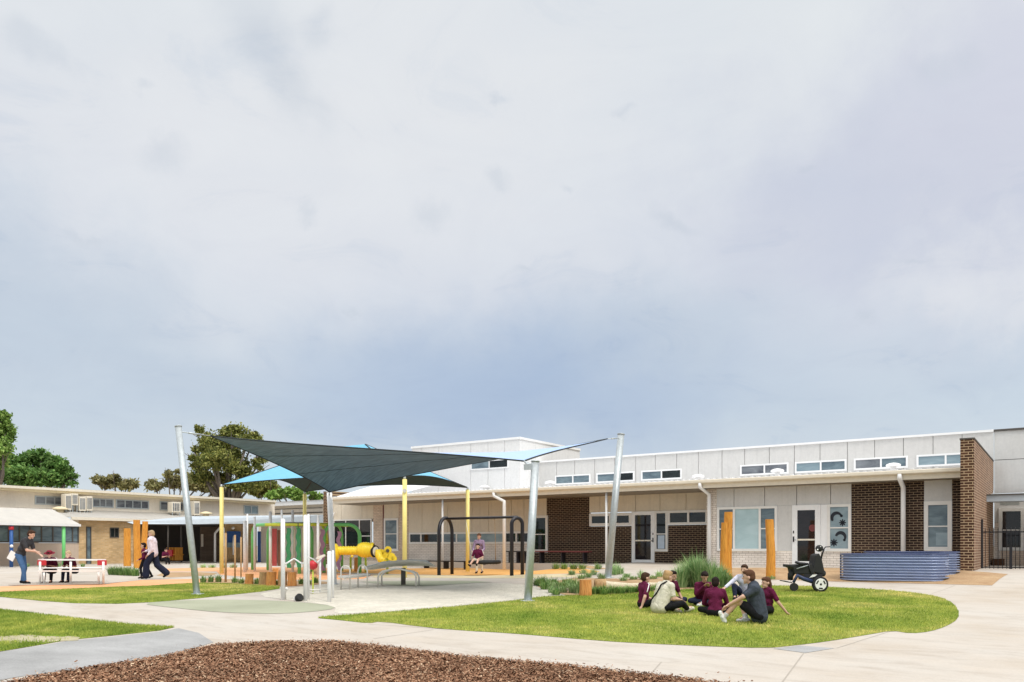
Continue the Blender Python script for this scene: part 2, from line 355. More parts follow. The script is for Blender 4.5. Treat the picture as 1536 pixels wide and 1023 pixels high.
# ---------------------------------------------------------------- ground sheets
def ground_mats():
    t = NT('subsoil'); n = t.noise(t.pos(), .3, 6); M['ground'] = t.out(t.ramp(n, [(.3, (.30,.24,.17)), (.7, (.42,.36,.27))]), .95, 0, .1)
    t = NT('pale_concrete'); p = t.pos(); n = t.noise(p, .35, 6, .65); n2 = t.noise(t.pos((.5, 1.6, 1)), 1.7, 6, .7, .5); n3 = t.noise(p, 30, 4, .7)
    c = t.ramp(n, [(.25, (.435,.37,.295)), (.5, (.485,.435,.375)), (.75, (.51,.475,.425))])
    c = t.mix(c, t.ramp(n2, [(.28, (.82,.79,.76)), (.48, (1,1,1)), (.72, (1.07,1.06,1.05))]), 1, 'MULTIPLY')
    c = t.mix(c, t.ramp(n3, [(.3, (.93,)*3), (.7, (1.05,)*3)]), 1, 'MULTIPLY'); t.bump(n3, .2, .004)
    M['concrete'] = t.out(c, .8, 0, .3)
    t = NT('grey_asphalt'); n = t.noise(t.pos((.5, 1, 1)), 1.1, 6, .7); n3 = t.noise(t.pos(), 45, 3, .8)
    c = t.mix(t.ramp(n, [(.3, (.27,.268,.262)), (.7, (.40,.397,.39))]), t.ramp(n3, [(.3, (.8,)*3), (.7, (1.12,)*3)]), 1, 'MULTIPLY'); M['asphalt'] = t.out(c, .9, 0, .2)
    def soft(name, a, b):
        t = NT(name); n = t.noise(t.pos(), .7, 5, .6); n3 = t.noise(t.pos(), 60, 3, .8)
        M[name] = t.out(t.mix(t.ramp(n, [(.3, a), (.7, b)]), t.ramp(n3, [(.3, (.85,)*3), (.7, (1.1,)*3)]), 1, 'MULTIPLY'), .9, 0, .15)
    soft('terracotta', (.66,.32,.15), (.76,.41,.22)); soft('orange_soft', (.66,.34,.10), (.74,.42,.16)); soft('sage', (.31,.32,.23), (.40,.41,.30)); soft('tan_soft', (.52,.44,.28), (.62,.54,.36))
    t = NT('play_sand'); n = t.noise(t.pos(), 1.4, 6, .7, .3); n2 = t.noise(t.pos(), 9, 5, .7); n3 = t.noise(t.pos(), 70, 3)
    c = t.mix(t.ramp(n, [(.3, (.58,.54,.45)), (.7, (.74,.69,.59))]), t.ramp(n2, [(.3, (.86,)*3), (.65, (1.06,)*3)]), 1, 'MULTIPLY'); t.bump(n2, .8, .08); M['sand'] = t.out(c, .95, 0, .1)
    t = NT('bare_soil'); n = t.noise(t.pos(), 1.2, 6, .7); n2 = t.noise(t.pos(), 26, 4, .8)
    c = t.mix(t.ramp(n, [(.3, (.36,.22,.12)), (.7, (.52,.37,.22))]), t.ramp(n2, [(.3, (.7,)*3), (.7, (1.15,)*3)]), 1, 'MULTIPLY'); M['bare'] = t.out(c, .95, 0, .1)
    t = NT('mulch_bed'); n = t.noise(t.pos(), 35, 5, .8); M['mulch_base'] = t.out(t.ramp(n, [(.3, (.045,.022,.012)), (.7, (.15,.08,.045))]), .9, 0, .1)
    t = NT('turf'); n = t.noise(t.pos(), .55, 5, .6); n2 = t.noise(t.pos(), 6, 5, .8)
    c = t.ramp(n, [(.3, (.14,.21,.02)), (.5, (.22,.27,.04)), (.7, (.32,.32,.08))])
    c = t.mix(c, t.ramp(n2, [(.3, (.65,)*3), (.7, (1.2,)*3)]), 1, 'MULTIPLY'); M['turf'] = t.out(c, .9, 0, .1)
ground_mats()
M['dryturf'] = panel_mat('worn_turf_soil', (.46,.41,.25), .3)
def dry(mname, cs):     # blade colour: random per blade, drier patches where the lawn itself is yellow
    t = NT(mname); g = t.new('ShaderNodeNewGeometry'); n = t.noise(t.pos(), .42, 5, .62, .4); n2 = t.noise(t.pos((1, 1, 1)), 2.3, 5, .7)
    a = t.ramp(n, [(.34, cs[0]), (.52, cs[1]), (.70, cs[2])]); a = t.mix(a, t.ramp(n2, [(.34, (.58,.68,.56)), (.5, (1,1,1)), (.66, (1.25,1.16,1.2))]), 1, 'MULTIPLY')
    k = t.ramp(g.outputs['Random Per Island'], [(0, (.62,.68,.6)), (.6, (1.05,1.05,1)), (1, (1.4,1.25,1.2))])
    a = t.mix(a, k, 1, 'MULTIPLY'); tr = t.new('ShaderNodeBsdfTranslucent'); ms = t.new('ShaderNodeMixShader'); ms.inputs[0].default_value = .3
    t.l.new(a, tr.inputs[0]); t.l.new(t.p.outputs[0], ms.inputs[1]); t.l.new(tr.outputs[0], ms.inputs[2]); t.l.new(ms.outputs[0], t.n['Material Output'].inputs[0])
    return t.out(a, .7, 0, .15)
M['blade'] = dry('grass_blades', [(.22,.33,.055), (.44,.50,.11), (.80,.70,.28)])

def ground_sheet():
    mb = MB(); xs = [-1500, -400, -150, -90] + [GX0 + i*CELL for i in range(_nx)] + [40, 120, 400, 1500]
    ys = [-1000, -200, -60, -15] + [GY0 + i*CELL for i in range(_ny)] + [70, 130, 400, 2000]
    vs = [(x, y, G(x, y)) for x in xs for y in ys]; n = len(ys)
    mb.add(vs, [(i*n+j, (i+1)*n+j, (i+1)*n+j+1, i*n+j+1) for i in range(len(xs)-1) for j in range(n-1)], True)
    tag(mb.build('ground', M['ground']), 'pale bare soil under and beyond the school grounds', 'ground', kind='structure')
ground_sheet()
def inside(poly, x, y):
    c = False; j = len(poly) - 1
    for i in range(len(poly)):
        xi, yi = poly[i]; xj, yj = poly[j]
        if (yi > y) != (yj > y) and x < (xj - xi) * (y - yi) / (yj - yi) + xi: c = not c
        j = i
    return c
def smooth_px(pts, it=1):
    for _ in range(it):
        q = []
        for i in range(len(pts)):
            a, b = pts[i], pts[(i+1) % len(pts)]
            q += [(a[0]*.75+b[0]*.25, a[1]*.75+b[1]*.25), (a[0]*.25+b[0]*.75, a[1]*.25+b[1]*.75)]
        pts = q
    return pts
def outline(px, it=1):
    return [tuple(gp(x, y)[:2]) for x, y in smooth_px(px, it)] if it else [tuple(gp(x, y)[:2]) for x, y in px]
def sheet(name, poly, off, mat, label, cat, kind='structure'):
    bm = bmesh.new(); f = bm.faces.new([bm.verts.new((x, y, 0)) for x, y in poly])
    x0, x1 = min(p[0] for p in poly), max(p[0] for p in poly); y0, y1 = min(p[1] for p in poly), max(p[1] for p in poly)
    bmesh.ops.triangulate(bm, faces=bm.faces[:])
    for i in range(_nx):
        x = GX0 + i*CELL
        if x0 < x < x1: bmesh.ops.bisect_plane(bm, geom=bm.verts[:]+bm.edges[:]+bm.faces[:], plane_co=(x, 0, 0), plane_no=(1, 0, 0))
    for j in range(_ny):
        y = GY0 + j*CELL
        if y0 < y < y1: bmesh.ops.bisect_plane(bm, geom=bm.verts[:]+bm.edges[:]+bm.faces[:], plane_co=(0, y, 0), plane_no=(0, 1, 0))
    for v in bm.verts: v.co.z = G(v.co.x, v.co.y) + off
    bmesh.ops.recalc_face_normals(bm, faces=bm.faces[:])
    if sum(f.normal.z for f in bm.faces) < 0: bmesh.ops.reverse_faces(bm, faces=bm.faces[:])
    me = bpy.data.meshes.new(name); bm.to_mesh(me); bm.free(); me.materials.append(mat)
    for p in me.polygons: p.use_smooth = True
    o = bpy.data.objects.new(name, me); COL.objects.link(o)
    return tag(o, label, cat, kind=kind)
CONC = [(-61, 3), (13, 3), (13, 36), (-60, 44)]
sheet('concrete_path', CONC, .014, M['concrete'], 'pale concrete paving winding round the lawns and play area', 'path')
def fast_mesh(name, verts, tris, mat, label, cat, kind='stuff', n=3):
    me = bpy.data.meshes.new(name); nv, nf = len(verts), len(tris)
    me.vertices.add(nv); me.vertices.foreach_set('co', verts.astype(np.float32).ravel())
    me.loops.add(nf*n); me.loops.foreach_set('vertex_index', tris.astype(np.int32).ravel())
    me.polygons.add(nf); me.polygons.foreach_set('loop_start', np.arange(nf, dtype=np.int32)*n)
    me.update(calc_edges=True); me.materials.append(mat)
    o = bpy.data.objects.new(name, me); COL.objects.link(o)
    return tag(o, label, cat, kind=kind) if label else o
def scatter(poly, n, edge=.0):
    xs = np.array([p[0] for p in poly]); ys = np.array([p[1] for p in poly]); out = []
    x0, x1, y0, y1 = xs.min(), xs.max(), ys.min(), ys.max()
    A = abs(sum(poly[i][0]*poly[(i+1) % len(poly)][1]-poly[(i+1) % len(poly)][0]*poly[i][1] for i in range(len(poly))))/2
    m = int(n * (x1-x0)*(y1-y0)/A); X = RNG.uniform(x0, x1, m); Y = RNG.uniform(y0, y1, m); ins = np.zeros(m, bool); j = len(poly)-1
    for i in range(len(poly)):
        xi, yi = poly[i]; xj, yj = poly[j]
        if yi != yj:
            c = ((yi > Y) != (yj > Y)) & (X < (xj-xi)*(Y-yi)/(yj-yi)+xi); ins ^= c
        j = i
    return X[ins], Y[ins]
def hfield(X, Y):
    u = np.clip((X-GX0)/CELL, 0, _nx-1.001); v = np.clip((Y-GY0)/CELL, 0, _ny-1.001); i = u.astype(int); j = v.astype(int); u = u-i; v = v-j; L = np.array(LAT)
    return L[i, j]*(1-u)*(1-v)+L[i+1, j]*u*(1-v)+L[i, j+1]*(1-u)*v+L[i+1, j+1]*u*v
def blades(name, poly, n, hmin, hmax, w, label, holes=None):
    X, Y = scatter(poly, n)
    if holes:
        k = np.ones(len(X), bool)
        for (hx, hy, hr) in holes:
            q = ((X-hx)**2 + ((Y-hy)*1.0)**2) / hr**2; k &= RNG.uniform(0, 1, len(X)) < np.clip(q*.9, .30, 1)
        X, Y = X[k], Y[k]
    m = len(X); Z = hfield(X, Y) + .019; th = RNG.uniform(0, math.pi*2, m); h = RNG.uniform(hmin, hmax, m); ww = RNG.uniform(.6, 1.2, m)*w
    la = RNG.uniform(0, math.pi*2, m); lb = RNG.uniform(.1, .9, m)*h; dx, dy = np.cos(th)*ww/2, np.sin(th)*ww/2
    V = np.stack([np.stack([X-dx, Y-dy, Z], 1), np.stack([X+dx, Y+dy, Z], 1), np.stack([X+np.cos(la)*lb, Y+np.sin(la)*lb, Z+h], 1)], 1).reshape(-1, 3)
    fast_mesh(name, V, np.arange(m*3).reshape(-1, 3), M['blade'], label, 'grass')
def lawn(px, n, label, hm=(.02, .05), it=1, holes=None):
    poly = outline(px, it); sheet('lawn', poly, .019, M['turf'], label.replace('blades', 'turf'), 'lawn')
    blades('grass', poly, n, hm[0], hm[1], .014, label, holes)
MAIN = [(466,926),(520,922),(600,916.5),(700,908),(780,900),(800,896),(850,893),(900,892),(950,890),(1000,886),(1060,882),(1110,879),(1160,878),(1210,879),(1270,881.5),(1335,885),(1390,891),(1424,900),(1438,914),(1438,928),(1420,939),(1396,947),(1366,950),(1338,945.5),(1300,952),(1240,962),(1190,968),(1150,972),(1060,969),(980,965.5),(900,961),(760,949),(700,946),(640,941),(570,931.5),(554,935),(510,930)]
lawn(MAIN, 105000, 'short bright green grass blades of the rounded lawn where the group sits')
patchy = smooth_px([(-20,957),(14,953),(32,951.5),(60,953.5),(88,955),(104,954),(122,957.5),(118,961),(92,961.5),(70,964.5),(44,962),(20,966),(-20,964)], 1)
patchy = [(x_+random.uniform(-4, 4), y_+random.uniform(-.7, .7)) for x_, y_ in patchy]
sheet('bare_patch', [tuple(gp(*q)[:2]) for q in patchy],   .0215, M['dryturf'], 'sandy bald patch worn in the left lawn wedge', 'soil')
hole = gp(60, 957); hole2 = gp(20, 962); h3 = gp(95, 959)
lawn([(-90,906),(0,914),(60,921),(150,931.5),(205,937),(262,940.5),(240,945.5),(170,953),(100,960),(0,977),(-90,990)], 42000, 'green grass blades of the worn lawn wedge at the left foreground', (.02, .055), 0, [(*gp(px_, py_)[:2], r_) for px_, py_, r_ in ((5,959,.45),(30,957.5,.5),(50,957,.5),(75,959,.5),(98,958,.42),(115,959,.3),(215,949,.25))])
lawn([(-70,893),(0,888),(70,885),(150,881),(220,879),(290,874.5),(340,875),(420,879),(419,883),(390,887.5),(300,897),(230,903),(175,905.5),(110,904.5),(60,901),(0,895),(-70,897)], 42000, 'green grass blades of the low lawn strip by the terracotta paving', (.02, .04), 0)
O = lambda name, px, off, mat, lab, cat, it=1, kind='structure': sheet(name, outline(px, it), off, M[mat], lab, cat, kind)
O('asphalt_path', [(-90,984),(0,977.5),(100,961.5),(170,954.5),(240,947),(268,942),(298,949),(320,963),(300,969),(240,984),(120,1002),(20,1016),(-90,1036)], .018, 'asphalt', 'grey asphalt path ending between the lawn wedge and the bark', 'path', 0)
mulch_px = [(-60,1050),(20,1022),(120,1003.5),(240,986),(325,967),(400,963),(500,962),(560,968),(700,985),(860,999),(960,1010),(1060,1022),(1150,1034),(1250,1050),(1150,1130),(-60,1130)]
mpoly = outline(mulch_px, 0); sheet('mulch_bed', mpoly, .0165, M['mulch_base'], 'dark brown bark bed in the foreground', 'ground')
def chips():
    X, Y = scatter(mpoly, 120000); d = -SA*X + CA*Y; k = d > 8; X, Y = X[k], Y[k]
    ex, ey = [], []
    for i in range(len(mpoly)):
        a_, b_ = Vector(mpoly[i]), Vector(mpoly[(i+1) % len(mpoly)])
        if min(-SA*a_.x+CA*a_.y, -SA*b_.x+CA*b_.y) < 8: continue
        nn = Vector((-(b_-a_).y, (b_-a_).x)).normalized()
        for _ in range(int((b_-a_).length*95)):
            q = a_.lerp(b_, random.random())+nn*random.gauss(0, 1)*random.choice((.05, .05, .08, .22)); ex.append(q.x); ey.append(q.y)
    X = np.concatenate([X, ex]); Y = np.concatenate([Y, ey]); m = len(X); Z = hfield(X, Y) + .022 + RNG.uniform(0, .028, m)
    th = RNG.uniform(0, math.pi*2, m); L = RNG.uniform(.008, .024, m)*RNG.choice([.7,1,1.7], m, p=[.4,.5,.1]); w = RNG.uniform(.004, .010, m); tilt = RNG.uniform(-.6, .6, m); ti2 = RNG.uniform(-.7, .7, m)
    ax, ay, az = np.cos(th)*L, np.sin(th)*L, np.sin(tilt)*L; bx, by, bz = -np.sin(th)*w, np.cos(th)*w, np.sin(ti2)*w
    V = np.stack([np.stack([X+sa*ax+sb*bx, Y+sa*ay+sb*by, Z+sa*az+sb*bz], 1) for sa, sb in ((-1,-1),(1,-.7),(.8,1),(-1,.8))], 1).reshape(-1, 3)
    t = NT('bark_chips'); g = t.new('ShaderNodeNewGeometry'); col = t.ramp(g.outputs['Random Per Island'], [(0, (.12,.058,.032)), (.35, (.22,.11,.062)), (.75, (.33,.18,.105)), (.96, (.45,.29,.18)), (1, (.66,.50,.34))])
    col = t.mix(col, t.ramp(t.noise(t.pos(), .9, 4), [(.3, (.8,)*3), (.7, (1.2,)*3)]), 1, 'MULTIPLY'); M['chips'] = t.out(col, .85, 0, .15)
    fast_mesh('bark_mulch', V, np.arange(m*4).reshape(-1, 4), M['chips'], 'loose brown bark chips covering the foreground bed', 'mulch', n=4)
chips()
O('terracotta_paving', [(-70,893),(-70,880),(0,879.5),(40,878),(165,876),(168,871.5),(230,869.5),(300,868),(330,867),(345,870),(320,872.5),(290,874.2),(220,878.7),(150,880.7),(70,884.7),(0,887.6)], .018, 'terracotta', 'terracotta soft paving round the table slab', 'paving', 0)
O('sand', [(380,893),(420,884),(480,876.5),(540,873),(600,879),(640,879.5),(740,873.5),(800,878),(832,886),(832,892),(795,897.5),(780,899),(700,907),(600,915.5),(540,920),(500,920),(505,909),(450,902)], .018, 'sand', 'pale raked play sand under the shade sail', 'sand')
O('sage_paving', [(205,905),(280,899.5),(380,899.5),(455,903),(505,909.5),(495,915),(420,921),(330,918.5),(265,912)], .0205, 'sage', 'sage green soft paving beside the sand', 'paving')
O('sage_strip', [(540,872.2),(620,871),(710,871.2),(738,873),(640,879),(596,878.5),(560,875)], .0205, 'sage', 'narrow sage green soft paving behind the sand', 'paving', 0)
O('orange_paving', [(600,852.5),(760,852),(880,853.5),(900,857),(885,860),(800,861.5),(620,861.5),(560,860),(500,858),(500,854)], .018, 'orange_soft', 'orange soft paving under the black swing', 'paving', 0)
O('tan_paving', [(560,861.5),(640,862.6),(760,862.6),(885,861.2),(860,865.5),(640,866.5),(560,866)], .0195, 'tan_soft', 'tan soft paving strip in front of the swing', 'paving', 0)
O('play_paving', [(240,853),(300,851.5),(400,850.5),(500,852),(502,859.5),(560,862),(545,868),(480,869.5),(420,869.5),(330,862),(325,857),(250,857)], .0175, 'terracotta', 'pink terracotta soft paving under the climbing frame', 'paving', 0)
O('soil_strip', [(245,858.2),(300,858),(326,860),(318,863),(255,866),(235,863)], .0195, 'bare', 'brown soil strip behind the leaning post', 'soil', 0)
O('garden_soil', [(300,869.5),(345,868.5),(420,871),(485,872),(500,874.5),(470,877.5),(425,880),(340,875.5),(300,874.3)], .0195, 'bare', 'brown garden bed holding the stumps', 'soil', 0)
O('planting_soil', [(806,880),(822,872),(862,866),(910,868),(960,866),(1000,862),(1040,861),(1100,866),(1098,879),(1060,881.8),(1000,886),(950,889.8),(900,891.8),(850,892.8),(836,889)], .020, 'bare', 'brown planting bed between the lawn and the entrance', 'soil', 0)
O('bare_soil', [(1040,852.5),(1280,852),(1446,855.5),(1464,857),(1512,861),(1500,868),(1488,878),(1430,876.5),(1250,872),(1170,869.5),(1100,867.5),(1050,861)], .019, 'bare', 'bare reddish soil round the raised garden beds', 'soil', 0)
O('wall_bed', [(640,850.5),(800,850.8),(900,851.2),(925,853),(890,853.8),(760,852),(640,852.3)], .0195, 'bare', 'thin soil bed along the brick wall', 'soil', 0)
O('grey_paving', [(1160,972.5),(1200,968),(1252,972),(1208,979)], .018, 'asphalt', 'small grey concrete infill at the lawn corner', 'paving', 0)
def joints():
    mb = MB()
    for a, b in (((1206,979),(1168,1030)), ((992,993),(974,1013)), ((552,936),(700,946)), ((1338,946),(1255,972)), ((560,958),(650,944.5)), ((1398,890),(1432,878)), ((1185,869.5),(1190,878))):
        p, q = gp(*a, .016), gp(*b, .016); n = Vector((-(q-p).y, (q-p).x, 0)).normalized() * .009
        K = 14
        for i in range(K):
            u, v = p.lerp(q, i/K), p.lerp(q, (i+1)/K)
            c = [u-n, u+n, v+n, v-n]; mb.add([(w.x, w.y, G(w.x, w.y)+.0165) for w in c], [(0,3,2,1)])
    tag(mb.build('path_joint', paint('joint_line', (.36,.32,.27), .9)), 'thin saw cut joints in the concrete', 'joint', kind='structure')  # strips a little darker than the concrete mark the joints
joints()
# ---------------------------------------------------------------- the new building
FL = EYE - .80                                   # its floor level
YW, YR, YC, YF = 30.9, 32.4, 37.6, 30.3          # wing wall, recessed verandah wall, clerestory wall, fascia
nb = thing('school_building', 'long low new school wing of brown and white brick with a white verandah roof', 'building', (onY(970, YW), YW, FL))
def wallY(name, mat, px0, px1, py0, py1, Y, th=.12, par=None, dz=0, base=False, lab=None):
    z0 = FL - .5 if base else zY((px0+px1)/2, py1, Y)
    mb = MB().box(onY(px0, Y), onY(px1, Y), Y - dz, Y + th, z0, zY((px0+px1)/2, py0, Y)); o = mb.build(name, M[mat], par or nb)
    if lab: o['label'] = lab
    return o
def Hz(py, px, Y): return zY(px, py, Y)
def wbox(name, mat, x0, x1, z0, z1, Y, par=None, th=.14, lab=None):
    o = MB().box(x0, x1, Y, Y + th, z0, z1).build(name, M[mat] if isinstance(mat, str) else mat, par or nb)
    if lab: o['label'] = lab
    return o
def window(x0, x1, z0, z1, Y, splits=(), hs=(), glass='glass', fw=.07, par=None, lab=None, name='window', glasses=None, ax='Y', depth=.05, fmat='trim'):
    """frame proud of the wall; panes set back in it. splits: vertical mullions (0..1); hs: {pane index: transom fraction}"""
    par = par or nb
    def B(mb, a0, a1, b0, b1, c0, c1):           # along, across, up
        return mb.box(a0, a1, b0, b1, c0, c1) if ax == 'Y' else mb.box(b0, b1, a0, a1, c0, c1)
    s = -1 if ax == 'Y' else 1
    f = MB(); y0, y1 = Y + s*depth, Y + s*.002
    B(f, x0, x1, y0, y1, z0, z0+fw); B(f, x0, x1, y0, y1, z1-fw, z1); B(f, x0, x0+fw, y0, y1, z0+fw, z1-fw); B(f, x1-fw, x1, y0, y1, z0+fw, z1-fw)
    ed = [x0+fw] + [x0+(x1-x0)*q for q in splits] + [x1-fw]
    for q in ed[1:-1]: B(f, q-fw*.45, q+fw*.45, y0, y1, z0+fw, z1-fw)
    bounds = [(ed[i] + (fw*.45 if i else 0), ed[i+1] - (fw*.45 if i < len(ed)-2 else 0)) for i in range(len(ed)-1)]
    hs = dict(hs)
    for i, q in hs.items():
        a, b = bounds[i]; zz = z0+fw+(z1-z0-2*fw)*q; B(f, a, b, y0 - s*.012, y1, zz-.022, zz+.022)
    o = f.build(name, M[fmat], par)
    if lab: o['label'] = lab
    for i, (a, b) in enumerate(bounds):
        g = (glasses[i] if glasses else glass); p = MB(); B(p, a, b, Y + s*.014, Y + s*.004, z0+fw, z1-fw); p.build('pane', M[g], o)
    return o
def door(x0, x1, z0, z1, Y, glass='glass_black', handle_right=True, fw=.11, par=None, lab=None):
    f = MB(); f.box(x0, x1, Y-.05, Y-.002, z1-fw, z1).box(x0, x1, Y-.05, Y-.002, z0, z0+fw*1.2).box(x0, x0+fw, Y-.05, Y-.002, z0+fw*1.2, z1-fw).box(x1-fw, x1, Y-.05, Y-.002, z0+fw*1.2, z1-fw)
    o = f.build('door', M['trim_white'], par or nb)
    if lab: o['label'] = lab
    MB().box(x0+fw, x1-fw, Y-.016, Y-.006, z0+fw*1.2, z1-fw).build('pane', M[glass], o)
    MB().box(x0+fw, x1-fw, Y-.022, Y-.017, z0+1.0, z0+1.06).build('safety_strip', M['gutter'], o)
    hx = x1-.055 if handle_right else x0+.055
    h = MB().obox((hx, Y-.057, z0+1.05), .05, .012, .2); h.tube([(hx, Y-.055, z0+1.02), (hx, Y-.1, z0+1.02), (hx-.1*(1 if handle_right else -1), Y-.1, z0+1.02)], .011, 6);
    h.build('handle', M['black'], o); MB().obox((hx, Y-.057, z0+1.32), .04, .014, .09).build('lock', M['black'], o); return o
X = lambda px, Y: onY(px, Y)
TOPZ = zY(1200, 716, YF)                          # top of the walls, behind the fascia
SOF = zY(1200, 726, YF)                           # soffit height
HEADZ = EYE + 1.47
def panels(name, mat, x0, x1, z0, z1, Y, joints, th=.06, par=None):
    ed = [x0] + [j for j in joints] + [x1]; mb = MB()
    for a, b in zip(ed, ed[1:]): mb.box(a + (.011 if a != x0 else 0), b - (.011 if b != x1 else 0), Y, Y+th, z0, z1)
    o = mb.build(name, M[mat], par or nb)
    MB().box(x0+.01, x1-.01, Y+th+.001, Y+th+.04, z0, z1).build('joint_backing', M['joint'], o); return o
# -- recessed verandah wall, left to right
xs = lambda *p: [X(q, YR) for q in p]
a = xs(499, 556, 577, 597.5, 612, 792, 797, 821, 884, 948, 981, 1003, 1064)
wbox('dark_return', 'joint', a[0]-.3, a[0], FL-.5, TOPZ, YR)
panels('wall_panel', 'panel_warm', a[0], X(560, YR), HEADZ, TOPZ, YR, xs(512, 543))
wbox('brick_wall', 'cream_brick', a[0], X(560, YR), FL-.6, zY(530, 824, YR), YR, lab='cream brick below the left triple window')
window(X(501, YR), X(558, YR), zY(530, 823, YR), HEADZ-.003, YR, (.33, .69), {2: .42}, lab='triple window behind the green climbing arch', glasses=['glass', 'glass', 'glass_black'])
wbox('brick_wall', 'cream_brick', X(560, YR)+.002, X(574, YR), FL-.6, TOPZ, YR-.004, lab='narrow cream brick pier left of the single tall window')
wbox('dark_joint', 'dkred', X(574, YR)+.002, X(576, YR), FL-.6, TOPZ, YR+.03)
wbox('wall_panel', 'panel_warm', X(576, YR)+.003, X(598, YR), HEADZ, TOPZ, YR, th=.06)
window(X(576.5, YR), X(598, YR), zY(587, 826, YR), HEADZ-.003, YR, (), {0: .52}, lab='single tall sash window left of the yellow post', glass='glass_slate', fw=.11)
wbox('brick_wall', 'cream_brick', X(576, YR)+.003, X(598, YR), FL-.6, zY(587, 826.5, YR), YR)
wbox('brick_wall', 'cream_brick', X(598, YR)+.002, X(613, YR), FL-.6, TOPZ, YR-.004, lab='cream brick pier behind the yellow post')
ST, SB = zY(700, 798, YR), zY(700, 815.5, YR)
panels('wall_panel', 'panel_warm', X(613, YR)+.003, X(795, YR), ST, TOPZ, YR, xs(633, 671, 708, 733, 767, 786))
window(X(614, YR), X(795, YR), SB, ST-.003, YR, (.11, .26, .42, .60, .80, .90), (), fw=.09, lab='long low strip window behind the swing', glasses=['glass', 'glass', 'glass_slate', 'glass_blue', 'glass_blue', 'glass', 'glass_black'])
wbox('brick_wall', 'white_brick', X(613, YR)+.003, X(795, YR), FL-.6, SB-.003, YR, lab='white brick below the strip window')
wbox('wall_panel', 'panel_warm', X(795, YR)+.003, X(820, YR), HEADZ-.05, TOPZ, YR, th=.06)
window(X(795, YR)+.003, X(822, YR), zY(808, 828, YR), HEADZ-.053, YR, (), {0: .48}, lab='tall sash window left of the brown brick wall', glass='glass', fw=.12)
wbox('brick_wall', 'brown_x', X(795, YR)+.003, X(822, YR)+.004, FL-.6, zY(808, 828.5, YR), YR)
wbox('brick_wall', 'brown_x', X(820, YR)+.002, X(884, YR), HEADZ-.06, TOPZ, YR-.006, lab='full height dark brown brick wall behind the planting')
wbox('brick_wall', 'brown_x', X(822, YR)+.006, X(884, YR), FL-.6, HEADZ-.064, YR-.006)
panels('wall_panel', 'panel_warm', X(884, YR)+.002, X(1062, YR), HEADZ+.02, TOPZ, YR, xs(900, 953, 990, 1029))
window(X(884.5, YR), X(948, YR), zY(915, 789, YR), HEADZ-.02, YR, (.5,), (), fw=.13, lab='two pane high window left of the entrance door')
wbox('brick_wall', 'brown_x', X(884, YR)+.002, X(948, YR), FL-.6, zY(915, 789.3, YR), YR, lab='brown brick below the high window left of the door')
door(X(948, YR)+.003, X(982, YR), FL-.02, HEADZ+.015, YR, fw=.16, lab='white framed glazed entrance door')
window(X(982, YR)+.003, X(1002, YR), zY(992, 827, YR), HEADZ+.015, YR, (), {0: .42}, fw=.1, lab='narrow sidelight with a pale notice right of the entrance door')
MB().box(X(987, YR), X(997, YR), YR-.024, YR-.016, zY(992, 823, YR), zY(992, 803, YR)).build('notice', paint('pale_notice', (.55,.66,.78), .6), nb)
window(X(1002, YR)+.003, X(1062, YR), zY(1030, 787, YR), HEADZ+.015, YR, (.52,), (), fw=.1, lab='two pane high window right of the entrance door')
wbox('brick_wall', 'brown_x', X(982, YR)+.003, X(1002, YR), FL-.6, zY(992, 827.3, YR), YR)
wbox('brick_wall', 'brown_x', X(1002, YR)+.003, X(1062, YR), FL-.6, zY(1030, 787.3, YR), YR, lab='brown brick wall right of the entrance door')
# -- projecting wing
w = lambda p: X(p, YW)
mbw = MB().box(w(1060), w(1060)+.11, YW+.10, YR, FL-.6, TOPZ); mbw.build('wing_return_wall', M['cream_brick'], nb)
wbox('brick_wall', 'white_brick', w(1060), w(1075), FL-.6, TOPZ, YW-.006, lab='white brick corner pier of the wing')
panels('wall_panel', 'panel', w(1075)+.003, w(1277), HEADZ+.03, TOPZ, YW, [w(1101), w(1147), w(1195), w(1246)])
window(w(1076), w(1166), zY(1120, 826.5, YW), HEADZ+.026, YW, (.29, .72), {0: .5, 2: .5}, fw=.09, lab='triple window behind the two timber posts', glasses=['glass_slate', 'glass_blind', 'glass_slate'])
wbox('wall_panel', 'panel', w(1166)+.003, w(1188.5), zY(1175, 826.5, YW), HEADZ+.026, YW, th=.06)
wbox('brick_wall', 'white_brick', w(1075)+.003, w(1188.5), FL-.6, zY(1120, 827, YW)-.003, YW, lab='white brick below the triple window')
door(w(1188.5)+.003, w(1231), FL-.02, HEADZ+.026, YW, handle_right=False, fw=.19, lab='white framed glass door with a red disc inside')
wbox('wall_panel', 'trim_white', w(1231)+.003, w(1241), zY(1236, 827, YW), HEADZ+.026, YW-.02, th=.08)
STK = window(w(1241)+.003, w(1277), zY(1258, 827, YW), HEADZ+.026, YW, (), {0: .5}, fw=.10, glass='glass_blue', lab='blue window with black flower and hand shapes')
wbox('brick_wall', 'white_brick', w(1231)+.003, w(1277), FL-.6, zY(1258, 827.5, YW)-.003, YW)
